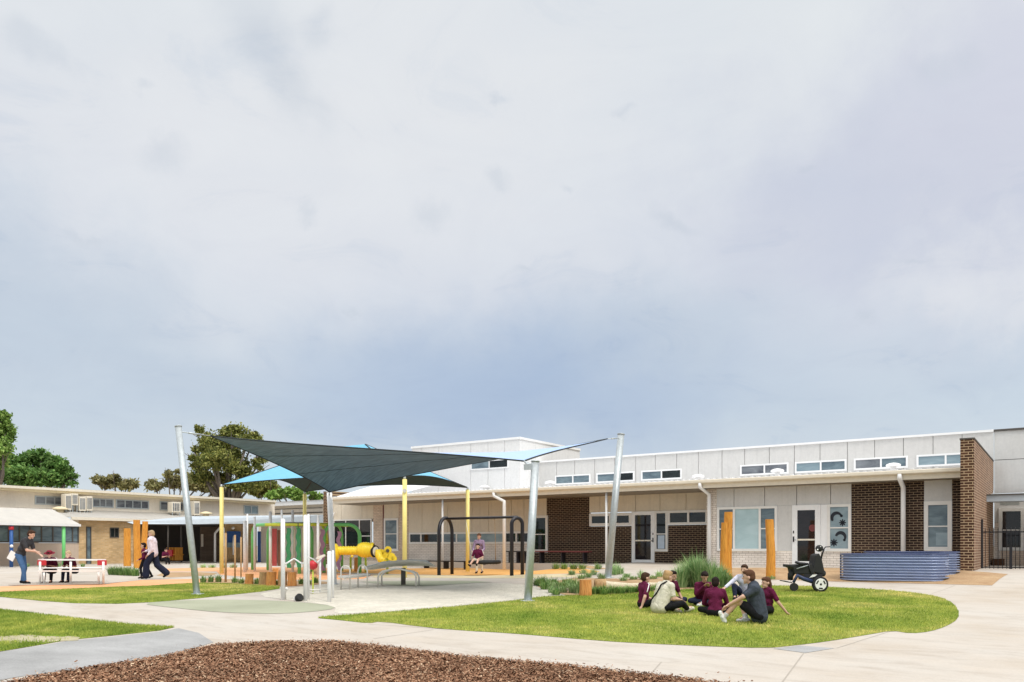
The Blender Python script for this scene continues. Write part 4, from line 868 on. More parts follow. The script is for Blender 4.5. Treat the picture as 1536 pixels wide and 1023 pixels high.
# ---------------------------------------------------------------- trees
def tree(px, pybase, d, clumps, leaf, n, lsize, name, label, trunk=(.3, .12), limbs=True, kindcat='tree'):
    """clumps: list of (px, py, rx_px, ry_px, depth offset)"""
    k = d/F; base = W(px, pybase, d); base.z = G(base.x, base.y)
    t = thing(name, label, kindcat, base)
    right = Vector((CA, SA, 0)); fw_ = Vector((-SA, CA, 0)); up = Vector((0,0,1)); vs = []; cs = []
    tot = sum(c[2]*c[3] for c in clumps)
    for (cx, cy, rx, ry, dd) in clumps:
        c = W(cx, cy, d+dd); cs.append(c); m_ = int(n*rx*ry/tot); ns = max(6, int(rx*ry/11)); sc0 = RNG.normal(0, 1, (ns, 3)); sc0 /= np.linalg.norm(sc0, axis=1)[:, None]; sc0 *= (RNG.uniform(.3, 1, ns)**.5)[:, None]
        pick = RNG.integers(0, ns, m_); rr_ = sc0[pick]*.86+RNG.normal(0, 1, (m_, 3))*(RNG.uniform(.10, .34, ns)*(9/max(rx, ry))**.25)[pick][:, None]; RX, RY = rx*k, ry*k
        P = np.array(c)[None]+rr_[:, :1]*np.array(right)*RX+rr_[:, 1:2]*np.array(fw_)*max(RX, RY)*.9+rr_[:, 2:]*np.array(up)*RY
        vs.append(P)
    P = np.concatenate(vs); m_ = len(P); A = RNG.normal(0, 1, (m_, 3)); A /= np.linalg.norm(A, axis=1)[:, None]; B = np.cross(A, RNG.normal(0, 1, (m_, 3))); B /= np.linalg.norm(B, axis=1)[:, None]
    s = RNG.uniform(.5, 1.2, m_)[:, None]*lsize; V = np.stack([P-A*s, P+B*s*.5, P+A*s, P-B*s*.5], 1)-np.array(base)[None, None]; V = V.reshape(-1, 3)
    o = fast_mesh('crown', V, np.arange(m_*4).reshape(-1, 4), M[leaf], None, None, n=4); o.parent = t
    tm = MB(); top = sum(cs, Vector())/len(cs); fork = base.lerp(top, .42); fork.x = base.x+(top.x-base.x)*.2; fork.y = base.y+(top.y-base.y)*.2
    tm.tube([base-Vector((0,0,.2)), base+Vector((0,0,.6)), base.lerp(fork, .6), fork], [trunk[0]*1.3, trunk[0], trunk[0]*.85, trunk[0]*.7], 9)
    if limbs:
        for c in cs:
            mid = fork.lerp(c, .5)+Vector((random.uniform(-.4,.4), random.uniform(-.4,.4), random.uniform(0,.5)))
            tm.tube([fork, mid, c], [trunk[0]*.55, trunk[1]*.8, trunk[1]*.35], 6)
            for _ in range(4):
                e = c+Vector((random.uniform(-1,1)*16*k, random.uniform(-1,1)*12*k, random.uniform(-.6,1)*12*k)); tm.tube([mid.lerp(c, random.uniform(.2,.9)), e], [trunk[1]*.35, .02], 4)
    tm.build('trunk', M['bark'], t); return t
tree(345, 850, 78, [(318,668,20,16,0),(350,650,22,13,1),(372,663,16,13,0),(382,655,10,8,1),(300,645,9,9,0),(325,690,24,16,-2),(352,690,22,16,1),(300,698,14,14,0),(292,678,9,9,1),(304,716,15,12,0),(330,716,16,12,2),(362,704,20,14,0),(388,696,12,10,1),(392,672,8,7,1),(360,728,22,12,0),(340,672,18,14,3),(384,722,13,12,2),(290,690,8,6,0)], 'leaf_gum', 26000, .17, 'gum_tree', 'tall olive green gum tree behind the dark shade sail', (.42,.16))
tree(245, 850, 95, [(232,728,14,9,0),(262,722,18,10,2),(300,728,22,11,0),(275,712,14,7,1),(252,712,7,6,0),(330,735,20,9,0),(322,728,12,9,0)], 'leaf_dry', 7500, .26, 'gum_tree', 'low grey olive gum trees left of the tall gum', (.25,.12))
tree(172, 850, 100, [(152,722,13,9,0),(172,727,16,11,1),(192,727,14,9,0),(170,716,9,5,0)], 'leaf_dry', 4200, .28, 'bushy_tree', 'small olive tree showing above the old roof between the big trees', (.25,.12))
tree(50, 850, 66, [(22,700,22,18,0),(55,692,24,16,1),(85,700,20,16,0),(40,715,34,16,-1),(78,717,28,13,0),(100,709,13,13,1),(106,718,12,9,0),(62,682,14,8,0),(10,712,16,16,0),(0,700,16,16,2)], 'leaf', 22000, .17, 'shade_tree', 'broad rounded bright green tree above the old roof', (.4,.16))
tree(-12, 850, 60, [(2,630,13,13,0),(8,650,14,16,1),(-4,655,16,22,0),(4,672,13,14,-1),(-8,690,14,14,0),(13,640,7,8,1)], 'leaf_lime', 9000, .16, 'poplar_tree', 'tall light green tree cut off by the left edge', (.3,.12))
tree(440, 850, 74, [(425,738,15,8,0),(448,741,16,8,0),(470,742,14,7,0),(412,742,12,7,0)], 'leaf_lime', 4200, .22, 'leafy_tree', 'bright green leafy tree low behind the aqua shade', (.25,.1))
tree(405, 850, 88, [(402,730,13,13,0),(412,738,13,9,2),(388,738,14,9,0)], 'leaf_gum', 3000, .26, 'leafy_tree', 'dull olive tree between the gum and the bright green tree', (.25,.1))
# ---------------------------------------------------------------- shade sails
RIGHT = Vector((CA, SA, 0)); FWD = Vector((-SA, CA, 0)); UP = Vector((0, 0, 1))
def steel_post(pxb, pyb, pxt, pyt, dt, r, label, cat='post', group='leaning posts of the dark shade sail', mat='steel', cap=True):
    b = gp(pxb, pyb); d = dep(b) + dt; t_ = W(pxt, pyt, d)
    t = thing('sail_post', label, cat, b, 0, group)
    MB().tube([b-UP*.25, t_], r, 18).build('pole', M[mat], t)
    ax = (t_-b).normalized(); MB().tube([t_+ax*.002, t_+ax*.03], r*1.12, 18).build('end_cap', M[mat], t)
    MB().tube([b-UP*.02, b+UP*.015], r*1.9, 18).build('base_plate', M['steel'], t)
    return b, t_, t
bA, tA, oA = steel_post(297, 891, 267.5, 640.5, .6, .085, 'tallest galvanised post leaning left over the terracotta paving')
bB, tB, oB = steel_post(502, 876, 494, 738.5, .3, .085, 'white galvanised post holding the low far corner of the dark sail', mat='steel_pale')
bC, tC, oC = steel_post(791, 901, 803, 693, .2, .095, 'grey green galvanised post standing on the lawn edge, holding the low near corner')
bD, tD, oD = steel_post(911, 866, 931.5, 652, .4, .12, 'tall galvanised post leaning right in front of the entrance door')
cA, cB, cC, cD = W(316, 654, dep(tA)+.9), W(494, 738, dep(tB)-.25), W(786, 691.5, dep(tC)+.25), W(911, 658.2, dep(tD)-.6)
sail = thing('shade_sail', 'large dark grey twisted shade sail stretched between the four leaning steel posts', 'shade sail', (cA+cB+cC+cD)/4)
def sail_patch(off):
    def f(u, v):       # u: A->C side to B->D side ; v: A->B ... corners A(0,0) C(1,0) B(0,1) D(1,1)
        k = .07; uu = u+k*(.5-u)*4*v*(1-v)*.6; vv = v+k*(.5-v)*4*u*(1-u)
        p = cA*(1-uu)*(1-vv)+cC*uu*(1-vv)+cB*(1-uu)*vv+cD*uu*vv
        wv = .012*math.sin(u*26+v*5)*math.sin(math.pi*u)*math.sin(math.pi*v)
        return p+UP*(off+wv)
    return f
s = MB(); s.grid(sail_patch(-.006), 40, 30); s.mi = 1; s.grid(sail_patch(.006), 40, 30); so_ = s.build('cloth', [M['sail_shaded'], M['sail_lit']], sail)
hm = MB(); f_ = sail_patch(0)
for fn in (lambda t: (t, 0), lambda t: (t, 1), lambda t: (0, t), lambda t: (1, t)): hm.tube([f_(*fn(i/24)) for i in range(25)], .022, 6)
hm.build('hem', M['hem'], sail)
sm_ = MB()
for vv in (.33, .66): sm_.tube([f_(i/24, vv)-UP*.010 for i in range(25)], .005, 4)
sm_.build('seam', M['hem'], sail)
for c_, t_ in ((cA, tA), (cB, tB), (cC, tC), (cD, tD)):
    ax = t_-UP*.12; m = MB(); m.tube([c_, ax], .014, 6); m.tube([c_.lerp(ax, .3), c_.lerp(ax, .7)], .026, 6); m.build('turnbuckle', M['steel'], sail)
m = MB(); m.tube([tC-UP*.14-RIGHT*.08, cC], [.05, .02], 6); m.obox(tC-UP*.12-RIGHT*.18, .22, .03, .14); m.build('corner_plate', M['steel'], oC)
# aqua hip shade on yellow posts
zt_ = EYE+2.49
def yp(px, py, d, label):
    c_ = W(px, py, d); b = Vector((c_.x, c_.y, G(c_.x, c_.y)+.02)); t = thing('shade_post', label, 'post', b, 0, 'yellow posts of the aqua shade')
    MB().tube([b-UP*.2, c_], .085, 16).build('pole', M['yellow_post'], t); MB().tube([c_+UP*.001, c_+UP*.12], .05, 8).build('bracket', M['steel'], t); return c_+UP*.1, t
k1, _ = yp(332.5, 731, 33.8, 'leftmost yellow post, beside the leaning steel post'); k2, _ = yp(457, 741, 37.7, 'yellow post behind the climbing frame')
k3, q3 = yp(607, 719, 29.9, 'thick yellow post behind the metal slide, carrying a dark diamond bracket'); k4, _ = yp(701.5, 735, 35.5, 'yellow post standing behind the black swing')
dmd = W(607, 736, 29.8); m = MB(); m.prism([dmd+RIGHT*.09, dmd+UP*.09, dmd-RIGHT*.09, dmd-UP*.09], -FWD*.03); m.build('diamond_bracket', M['stainless'], q3)
mid = (k1+k2+k3+k4)/4; r1, r2 = mid+Vector((-.95,0,1.68)), mid+Vector((1.0,0,1.68))
shade = thing('hip_shade', 'aqua blue hipped shade canopy on four yellow posts behind the dark sail', 'shade canopy', mid)
def hip(c0, c1, rr0, rr1, off, kk_=.07, zl_=.1):
    def f(u, v):
        e = c0.lerp(c1, u); top = rr0.lerp(rr1, u); inn = kk_*4*u*(1-u)*(1-v)
        v2 = v+inn*(1-v); p = e.lerp(top, v2); p.z = e.z+(top.z-e.z)*(v2**1.03)+zl_*4*u*(1-u)*(1-v)
        return p+UP*off
    return f
for i, (c0, c1, a_, b_) in enumerate(((k1, k3, r1, r2), (k3, k4, r2, r2), (k4, k2, r2, r1), (k2, k1, r1, r1))):
    m = MB(); m.grid(hip(c0, c1, a_, b_, .012, (.02,.04,.07,.12)[i], (.10,.15,.1,.22)[i]), 20, 12); m.mi = 1; m.grid(hip(c0, c1, a_, b_, 0, (.02,.04,.07,.12)[i], (.10,.15,.1,.22)[i]), 20, 12); m.build('cloth_panel', [M['aqua_top'], M['aqua_shaded']], shade)
    h = MB(); f_ = hip(c0, c1, a_, b_, .005, (.02,.04,.07,.12)[i], (.10,.15,.1,.22)[i]); h.tube([f_(q/20, 0) for q in range(21)], .02, 6); h.tube([f_(0, q/12) for q in range(13)], .03, 6); h.build('hem', M['hem'], shade)
# ---------------------------------------------------------------- timber posts and stumps
def rough_log(a, b, r0, r1, mat, seed=0, n=18, rings=14, lean=.03, name='trunk', par=None, endmat='cut'):
    rs = random.Random(seed); ax = (b-a).normalized(); u = ax.orthogonal().normalized(); v = ax.cross(u); mb = MB(); vs = []
    ph = [rs.uniform(0, 6.28) for _ in range(5)]
    bx, by = rs.uniform(-lean, lean), rs.uniform(-lean, lean)
    for i in range(rings+1):
        t = i/rings; c_ = a.lerp(b, t)+(u*bx+v*by)*math.sin(math.pi*t*1.3)
        for k in range(n):
            w_ = 2*math.pi*k/n; r = (r0*(1-t)+r1*t)*(1+.05*math.sin(2*w_+ph[0]+t*1.5)+.035*math.sin(3*w_+ph[1]-t*2)+.03*math.sin(5*w_+ph[2]+t*4)+.02*rs.uniform(-1, 1))
            vs.append(c_+(u*math.cos(w_)+v*math.sin(w_))*r)
    mb.add(vs, [(i*n+k, i*n+(k+1) % n, (i+1)*n+(k+1) % n, (i+1)*n+k) for i in range(rings) for k in range(n)], True)
    mb.mi = 1; mb.add(vs[-n:], [tuple(range(n))], False); mb.add(vs[:n], [tuple(range(n))[::-1]], False)
    return mb.build(name, [M[mat], M[endmat]], par)
def tpost(pxb, pyb, py_top, wpx, label, seed, group='upright timber posts', mat='wood', lean_px=0):
    b = gp(pxb, pyb); d = dep(b); h = zat(py_top, d)-b.z; r = wpx/2*d/F
    t = thing('timber_post', label, 'post', b, 0, group); rough_log(b-UP*.2, b+UP*h+RIGHT*(lean_px*d/F), r*1.04, r*.96, mat, seed, par=t, lean=.022); return t, b, d
tpost(191, 849, 792.5, 9.5, 'shortest of the three orange timber posts at the left', 1, 'orange timber posts by the covered walkway')
tpost(205.5, 852, 780, 9.5, 'tallest orange timber post, the middle of the left three', 2, 'orange timber posts by the covered walkway')
tpost(217, 850, 782, 8.5, 'right one of the left three orange timber posts, behind the walking man', 3, 'orange timber posts by the covered walkway')
tt, b, d = tpost(1091.5, 868, 768, 12, 'stepped orange timber post in front of the triple window', 4, 'orange timber posts by the wing', lean_px=1)
b2 = b-RIGHT*(5.5*d/F)-FWD*.05; rough_log(b2-UP*.1, b2+UP*(zat(784, d)-b.z), 6.2*d/F/1, 5*d/F, 'wood', 9, par=tt, name='lower_trunk')
tpost(1155, 867, 779, 13, 'plain orange timber post left of the glass door', 5, 'orange timber posts by the wing')
def stump(pxb, pyb, pyt, wpx, label, seed, mat='stump'):
    b = gp(pxb, pyb); d = dep(b); h = zat(pyt, d)-b.z; r = wpx/2*d/F; t = thing('stump', label, 'tree stump', b, 0, 'upright cut stumps')
    rough_log(b-UP*.06, b+UP*(h-r*.1), r*1.02, r*.97, mat, seed, par=t, rings=6, lean=.01); return t
stump(878, 893, 868.5, 18.5, 'orange barrel like stump at the back edge of the big lawn', 11)
stump(374, 876, 860, 12.5, 'leftmost small stump beside the climbing frame, standing alone', 12)
stump(395, 877, 857.5, 12, 'leftmost stump of the clustered row, pale tan', 13, 'stump_grey'); stump(407, 878, 857, 14, 'second orange stump of the clustered row', 14)
stump(424, 878, 856.5, 13, 'third stump of the row, behind the first silver post', 15, 'stump_grey'); stump(438, 878.5, 857.5, 13, 'rightmost orange stump of the clustered row', 16)
stump(413.5, 869, 852, 9, 'dark small stump behind the clustered row', 17, 'stump'); stump(535, 857, 836, 7, 'slim brown stump below the yellow tunnel', 18)
# hollow log with long bleached limb
ll = thing('hollow_log', 'fallen bleached log with a dark hollow end behind the orange stump', 'log', gp(897, 886))
pts = [(895, 885, 9), (915, 885, 7), (945, 884, 5), (975, 882, 4.5), (1005, 880, 3.5)]
vs = [gp(x, y) for x, y, _ in pts]; rs_ = [w_*dep(v)/F for v, (_, _, w_) in zip(vs, pts)]
m = MB(); m.tube([v+UP*(r*.85) for v, r in zip(vs, rs_)], rs_, 14); m.build('limb', M['log'], ll)
e = vs[0]+UP*(rs_[0]*.85); dr = (vs[0]-vs[1]).normalized(); m = MB(); m.tube([e+dr*.003, e+dr*.02], [rs_[0]*.72]*2, 14); m.build('hollow', M['dark'], ll)  # dark disc paints the shade inside the log's open end
m = MB(); m.tube([e-dr*.25-UP*.01, e+dr*.05, e+dr*.06, e-dr*.1], [rs_[0]*1.06, rs_[0]*1.04, rs_[0]*.80, rs_[0]*.74], 14, cap=False); m.build('rim', M['stump_grey'], ll)
# low sandstone edge behind the log
def boulder(px, py, wpx, hpx, label, mat, seed):
    b = gp(px, py); d = dep(b); rx = wpx/2*d/F; rz = hpx*d/F; rs = random.Random(seed); mb = MB(); mb.ball(b+UP*rz*.15, rx, rx*.6, rz*.85, 20, 12)
    mb.v = [(Vector(v)+Vector((rs.uniform(-1,1), rs.uniform(-1,1), rs.uniform(-1,1)))*rz*.07) for v in mb.v]
    tag(mb.build('boulder', M[mat]), label, 'rock', 'rocks in the planting bed')
M['sandstone'] = panel_mat('pale_sandstone', (.66,.58,.44), .15)
boulder(850, 886, 12, 4, 'small pale rock left of the orange stump', 'sandstone', 4); boulder(838, 889, 8, 3, 'smallest pale rock at the sand tip', 'sandstone', 5)
m = MB()
# ---------------------------------------------------------------- plants
def tuft(px, py, wpx, hpx, n, label, mat='tuft', group=None, name='grass_tuft', stiff=.6, bw=.009):
    hpx *= 1.3; wpx *= 1.35; n = int(n*1.3); b = gp(px, py); d = dep(b); h = hpx*d/F; wr = wpx/2*d/F; mb = []; V = []; Fc = []
    for i in range(n):
        a_ = random.uniform(0, 6.283); r = random.random()**.7; hh = h*random.choice((1, 1, 1, 1.22))*random.uniform(.45, 1.05)*(1-.25*r)
        o = Vector((math.cos(a_)*r*wr*.55, math.sin(a_)*r*wr*.55, 0)); out_ = Vector((math.cos(a_), math.sin(a_), 0))*wr*random.uniform(.1, .65)
        sd = Vector((-math.sin(a_+random.uniform(-1,1)), math.cos(a_), 0)).normalized()*bw*random.uniform(.7, 1.3)
        p0, p1, p2 = o, o+out_*.4+UP*hh*.6, o+out_*(1.1+random.random()*.5)+UP*hh*random.uniform(.75, 1)
        k = len(V); V += [p0-sd, p0+sd, p1-sd*.8, p1+sd*.8, p2]; Fc += [(k, k+1, k+3, k+2), (k+2, k+3, k+4)]
    me = bpy.data.meshes.new(name); me.from_pydata([tuple(v) for v in V], [], Fc); me.materials.append(M[mat]); o = bpy.data.objects.new(name, me); COL.objects.link(o); o.location = b
    return tag(o, label, 'plant', group)
for px, py, w_, h_, n in ((1020,881,26,30,420), (1035,880,30,38,560), (1050,881,30,42,620), (1068,882,28,36,560), (1082,880,24,30,420), (1042,876,40,40,500)):
    tuft(px, py, w_, h_, n, 'big soft green ornamental grass clump behind the seated children', 'tuft', 'tall ornamental grasses', 'ornamental_grass', bw=.010)
tuft(1094, 877, 14, 16, 130, 'dark small grass clump at the foot of the stepped timber post', 'tuft_dark', None, 'ornamental_grass')
tuft(1157, 868.5, 16, 5, 60, 'low green tuft at the foot of the plain timber post', 'tuft')
for px in (168, 176, 184, 193, 203): tuft(px, 862 + (px-168)*.05, 15, 13, 170, 'leafy green tuft in the row in front of the left timber posts', 'tuft_dark', 'green tufts below the left timber posts')
for px in (41, 60, 88, 124): tuft(px, 850, 8, 6, 50, 'small green tuft against the beige wall under the awning', 'tuft', 'tufts along the old wall')
for px, py in ((305,874),(316,873),(328,873),(352,874),(362,875),(386,876),(418,877),(452,876),(463,876),(473,874.5)): tuft(px, py, 12, random.uniform(7, 12), 70, 'green tuft in the garden bed between the stumps', 'tuft_dark', 'tufts in the stump bed')
for px, py, h_ in ((806,878,12),(830,880,14),(856,878,11),(848,880,12),(866,890,15),(874,878,9),(842,886,14),(828,889,10),(812,879,15),(817,884,11),(826,884,12),(838,886,14),(845,889,10),(852,884,13),(858,889,14),(864,884,16),(834,892,9),(822,876,9)): tuft(px, py, 15, h_, 110, 'green and straw tuft between the sand tip and the orange stump', random.choice(['tuft', 'tuft_dark']), 'tufts left of the orange stump')
for px, py, h_ in ((892,891,12),(905,891.5,13),(918,890,12),(930,890,11),(945,889,11),(958,888,10),(972,887,9),(988,885,9),(1002,884,10)): tuft(px, py, 20, h_, 170, 'dense green tuft along the hollow log at the lawn edge', 'tuft_dark', 'tufts along the hollow log')
for px, py, h_ in ((858,862,8),(875,860,7),(890,862,8),(872,868,7),(922,862,12),(916,860,16),(930,861,12),(924,856,12),(882,866,8),(902,868,9),(940,866,7),(950,869,6),(965,869,6),(980,868,6),(935,871,6)): tuft(px, py, 14, h_, 80, 'light green tuft round the foot of the tall leaning post', 'tuft', 'tufts by the tall leaning post')
for px in (805, 822, 834, 846, 860, 873, 760, 775, 790, 897): tuft(px, 853.5, 14, 9, 90, 'low green plant against the brick wall', 'tuft_dark', 'low plants along the brick wall')
for px, py in ((962,866),(989,865)): tuft(px, py, 14, 11, 55, 'thin grey green spiky plant in front of the ramp', 'tuft', 'spiky plants before the ramp', 'spiky_plant')
for px in (290, 305, 318, 335, 350): tuft(px, 851.5, 14, 6, 60, 'low shrub at the foot of the mural wall', 'tuft', 'low shrubs by the mural wall')
for px in (20, 150, 420, 520): pass
# ---------------------------------------------------------------- raised corrugated beds
def raised_bed(pxa, pxb, pyb, pyt, depth, label, sh=0):
    a_, b_ = gp(pxa, pyb), gp(pxb, pyb+sh); dd = (b_-a_); L = dd.length; ang = math.atan2(dd.y, dd.x); z0 = min(a_.z, b_.z)-.03
    h = zat(pyt, dep(a_))-z0; t = thing('raised_bed', label, 'garden bed', (a_.x, a_.y, z0), ang, 'corrugated raised garden beds'); r = depth/2
    def outline_(o):
        pts = []; K = 14
        for i in range(K+1): w_ = -math.pi/2+math.pi*i/K; pts.append((L-r+(r+o)*math.cos(w_), r+(r+o)*math.sin(w_)))
        for i in range(K+1): w_ = math.pi/2+math.pi*i/K; pts.append((r+(r+o)*math.cos(w_), r+(r+o)*math.sin(w_)))
        return pts
    NZ = 120; NC = 10; mb = MB(); vs = []
    for j in range(NZ+1):
        z = h*j/NZ; o = .055*math.cos(2*math.pi*NC*j/NZ)
        vs += [(x, y, z) for x, y in outline_(o)]
    n = len(outline_(0)); mb.add(vs, [(j*n+k, j*n+(k+1) % n, (j+1)*n+(k+1) % n, (j+1)*n+k) for j in range(NZ) for k in range(n)], True); mb.build('wall', M['navy_steel'], t)
    lip = MB(); lip.tube([(x, y, h+.012) for x, y in outline_(.02)]+[(outline_(.02)[0][0], outline_(.02)[0][1], h+.012)], .026, 6); lip.build('rim', M['navy_trim'], t)
    s_ = MB(); s_.prism([(x, y, h-.16) for x, y in outline_(-.04)], (0, 0, .02)); s_.build('soil', M['soil'], t)
    jm = MB()
    jm.box(-.045+r*.0, .0, r-.03, r+.03, 0, h); jm.build('side_strip', M['navy_trim'], t)
raised_bed(1262, 1424, 872.0, 832, 1.15, 'front slate blue corrugated raised garden bed', 0); raised_bed(1298, 1441, 862.0, 828.6, 1.2, 'rear slate blue corrugated raised garden bed, half hidden', 0)
# ---------------------------------------------------------------- benches along the wall
def wall_bench(px0, px1, pyt, pyb, mat, lab, Y):
    x0_, x1_ = onY(px0, Y), onY(px1, Y); z1 = zY((px0+px1)/2, pyt, Y); zg = G((x0_+x1_)/2, Y)
    t = thing('bench', lab, 'bench', ((x0_+x1_)/2, Y, zg), 0, 'benches along the verandah')
    MB().box(x0_, x1_, Y-.2, Y+.2, z1-.05, z1).build('seat', M[mat], t); n = 3
    for i in range(n):
        x = x0_+.25+(x1_-x0_-.5)*i/(n-1); MB().box(x-.03, x+.03, Y-.17, Y+.17, zg-.05, z1-.052).build('leg', M['black'], t)
    return t
wall_bench(634, 706, 841, 852, 'black', 'long black bench behind the left swing arch', 29.6); wall_bench(806, 885, 826.5, 851, 'dkred', 'dark red topped bench table before the brown brick wall', 31.2); wall_bench(760, 797, 826.5, 851, 'black', 'short black bench beside the right swing arch', 30.9)
# ---------------------------------------------------------------- swing
def arch(pl, pr, pyt, r, mat, name, par, n=14, flat=.0):
    """inverted U from ground point pl to pr"""
    d0, d1 = dep(pl), dep(pr); top = (zat(pyt, d0)+zat(pyt, d1))/2; w_ = (pr-pl).length/2; w_v = min(w_, .5 if flat else w_); pts = [pl-UP*.1]
    ax = (pr-pl); ax.z = 0; ax.normalize(); q = MB()
    for i in range(n+1):
        a_ = math.pi/2*i/n; pts.append(Vector((pl.x, pl.y, 0))+ax*(w_v*(1-math.cos(a_)))+UP*(top-w_v+w_v*math.sin(a_)))
    for i in range(n+1):
        a_ = math.pi/2*(1-i/n); pts.append(Vector((pr.x, pr.y, 0))-ax*(w_v*(1-math.cos(a_)))+UP*(top-w_v+w_v*math.sin(a_)))
    pts.append(pr-UP*.1); pts = [pts[0]]+[p for i, p in enumerate(pts[1:]) if (p-pts[i]).length > .01]
    q.tube(pts, r, 12); q.build(name, M[mat], par); return top
a1, a2, a3, a4 = gp(658.5, 862.8), gp(678, 861.2), gp(767.6, 863.4), gp(783.5, 861.6)
sw = thing('swing_frame', 'black twin arch swing frame with a flat top bar', 'swing', (a1+a3)/2)
tz = arch(a1, a2, 777, .072, 'black', 'arch', sw); arch(a3, a4, 777, .072, 'black', 'arch', sw)
m1, m2 = (a1+a2)/2, (a3+a4)/2; m1.z = m2.z = tz-.03; MB().tube([m1, m2], .05, 12).build('top_bar', M['black'], sw)
hang = [m1.lerp(m2, .29), m1.lerp(m2, .70)]
bk = W(727, 843, dep(hang[0])-.15); bs = thing('basket_swing', 'black round basket swing hanging on ropes under the swing frame', 'swing seat', bk)
bm_ = MB(); K = 24; rad = .58
ring = [bk+RIGHT*(rad*math.cos(2*math.pi*i/K))+FWD*(rad*math.sin(2*math.pi*i/K)) for i in range(K+1)]; bm_.tube(ring, .075, 8, cap=False); bm_.build('rim', M['rubber'], bs)
nt = MB()
for i in range(-4, 5):
    k = i/5*rad; l_ = math.sqrt(rad*rad-k*k); nt.tube([bk+RIGHT*k-FWD*l_, bk+RIGHT*k-UP*.09, bk+RIGHT*k+FWD*l_], .014, 5); nt.tube([bk+FWD*k-RIGHT*l_, bk+FWD*k-UP*.09, bk+FWD*k+RIGHT*l_], .014, 5)
nt.build('net', M['rubber'], bs)
for h, s_ in ((hang[0], -1), (hang[1], 1)):
    j = h-UP*.0; mid_ = j.lerp(bk+RIGHT*s_*.45, .52)
    for f_ in (-1, 1):
        MB().tube([j, mid_, bk+RIGHT*(s_*rad*.75)+FWD*(f_*rad*.62)], .011, 5).build('rope', M['stump_grey'] if s_ > 0 else M['stainless'], bs)
# ---------------------------------------------------------------- climbing frame
g = {k: gp(*k) for k in ((379,854.5),(402,855),(449,860.5),(468,857.5),(513,856),(539.5,858.8),(486,859))}
cf = thing('climbing_frame', 'green and lime arched climbing frame with hanging coloured panels', 'climbing frame', g[(449,860.5)])
arch(g[(379,854.5)], g[(449,860.5)], 786.5, .075, 'green', 'arch', cf, flat=.5); arch(g[(402,855)], g[(468,857.5)], 785.5, .07, 'green', 'arch', cf, flat=.5)
arch(g[(449,860.5)]+RIGHT*.3, g[(513,856)], 787, .06, 'green', 'arch', cf, flat=.5); tz2 = arch(g[(486,859)], g[(539.5,858.8)], 787, .08, 'green', 'arch', cf, flat=.5)
d1 = dep(g[(449,860.5)]); d2 = dep(g[(539.5,858.8)])
MB().tube([W(398, 787, d1), W(470, 786.5, d1), W(490, 787, d2), W(522, 788, d2)], .07, 10).build('top_rail', M['lime'], cf)
MB().tube([W(484, 789, d2), W(489, 800, d2), W(491, 815, d2+.2)], .06, 8).build('brace', M['lime'], cf)
def climb_panel(px0, px1, py0, py1, mat, d, wavy=0):
    m = MB(); a_, b_ = W(px0, py0, d), W(px1, py0, d); n = 26; L = []; Rr = []
    z0, z1 = zat(py0, d), zat(py1, d)
    for i in range(n+1):
        t = i/n; z = z0+(z1-z0)*t; o = wavy*math.sin(t*21)*(d/F); L.append(Vector((a_.x, a_.y, z))+RIGHT*o); Rr.append(Vector((b_.x, b_.y, z))+RIGHT*o)
    for i in range(n): m.prism([L[i], Rr[i], Rr[i+1], L[i+1]], FWD*.06)
    m.build('climbing_panel', M[mat], cf)
M['pinkred'] = paint('faded_red_panel', (.52,.10,.10), .5); M['purple'] = paint('mauve_panel', (.47,.27,.42), .5); M['brownp'] = paint('brown_panel', (.24,.14,.09), .6); M['dkgreen'] = paint('deep_green_panel', (.05,.28,.12), .5)
climb_panel(408, 415, 793, 849, 'pinkred', d1+.5); climb_panel(416, 421.5, 795, 849, 'brownp', d1+.6); climb_panel(429.5, 435.5, 792, 852, 'dkgreen', d1-.1, 1.0); climb_panel(444.5, 450, 792, 851, 'dkgreen', d1-.1, 1.0)
climb_panel(480, 486, 794, 856, 'purple', d2-.2, 1.6); climb_panel(505.5, 511, 797, 856, 'purple', d2-.2, 1.6); climb_panel(438, 442, 794, 848, 'cream_pale', d1+.7)
# silver uprights behind
def upright(px, pyb, pyt, wpx, lab, d=None, mat='steel_pale', grp='thin pale posts of the climbing course'):
    b = gp(px, pyb); d = dep(b); t = thing('play_post', lab, 'post', b, 0, grp); r = wpx/2*d/F
    top = Vector((b.x, b.y, zat(pyt, d))); MB().tube([b-UP*.1, top], r, 14).build('pole', M[mat], t); MB().ball(top, r, r, r*.5, 12, 6).build('end_cap', M[mat], t); return t, b, d
for px, pyb, pyt, w_ in ((367.5, 858, 782, 5.5), (382, 857, 775.5, 3.6), (405.5, 860, 768, 4.4), (422.5, 861, 765, 3.2), (439, 860, 766, 4), (463.5, 861, 772, 4), (477, 862, 773.5, 4), (371, 855, 771.5, 2.6)):
    upright(px, pyb, pyt, w_, 'thin pale post standing among the climbing arches')
for px, pyb, pyt, w_ in ((338.5, 873, 800, 3.4), (352.5, 870, 803, 2.6), (361.5, 866, 806, 2.2)): upright(px, pyb, pyt, w_, 'slim tan timber pole in the bed in front of the mural wall', mat='stump_grey', grp='slim tan poles before the mural')
t1, b1_, _ = upright(424.5, 899.5, 779.5, 6.4, 'front left thick silver exercise post, nearest the stumps', grp='silver exercise posts on the sand')
t2, b2_, _ = upright(458, 901, 773.5, 5.6, 'front middle silver exercise post, left one of the touching pair', grp='silver exercise posts on the sand')
t3, b3_, _ = upright(462.8, 899, 772, 3.6, 'thin silver exercise post touching the middle one', grp='silver exercise posts on the sand')
t4, b4_, _ = upright(494, 902.5, 828, 6.2, 'short thick silver exercise post in front of the white sail post', grp='silver exercise posts on the sand')
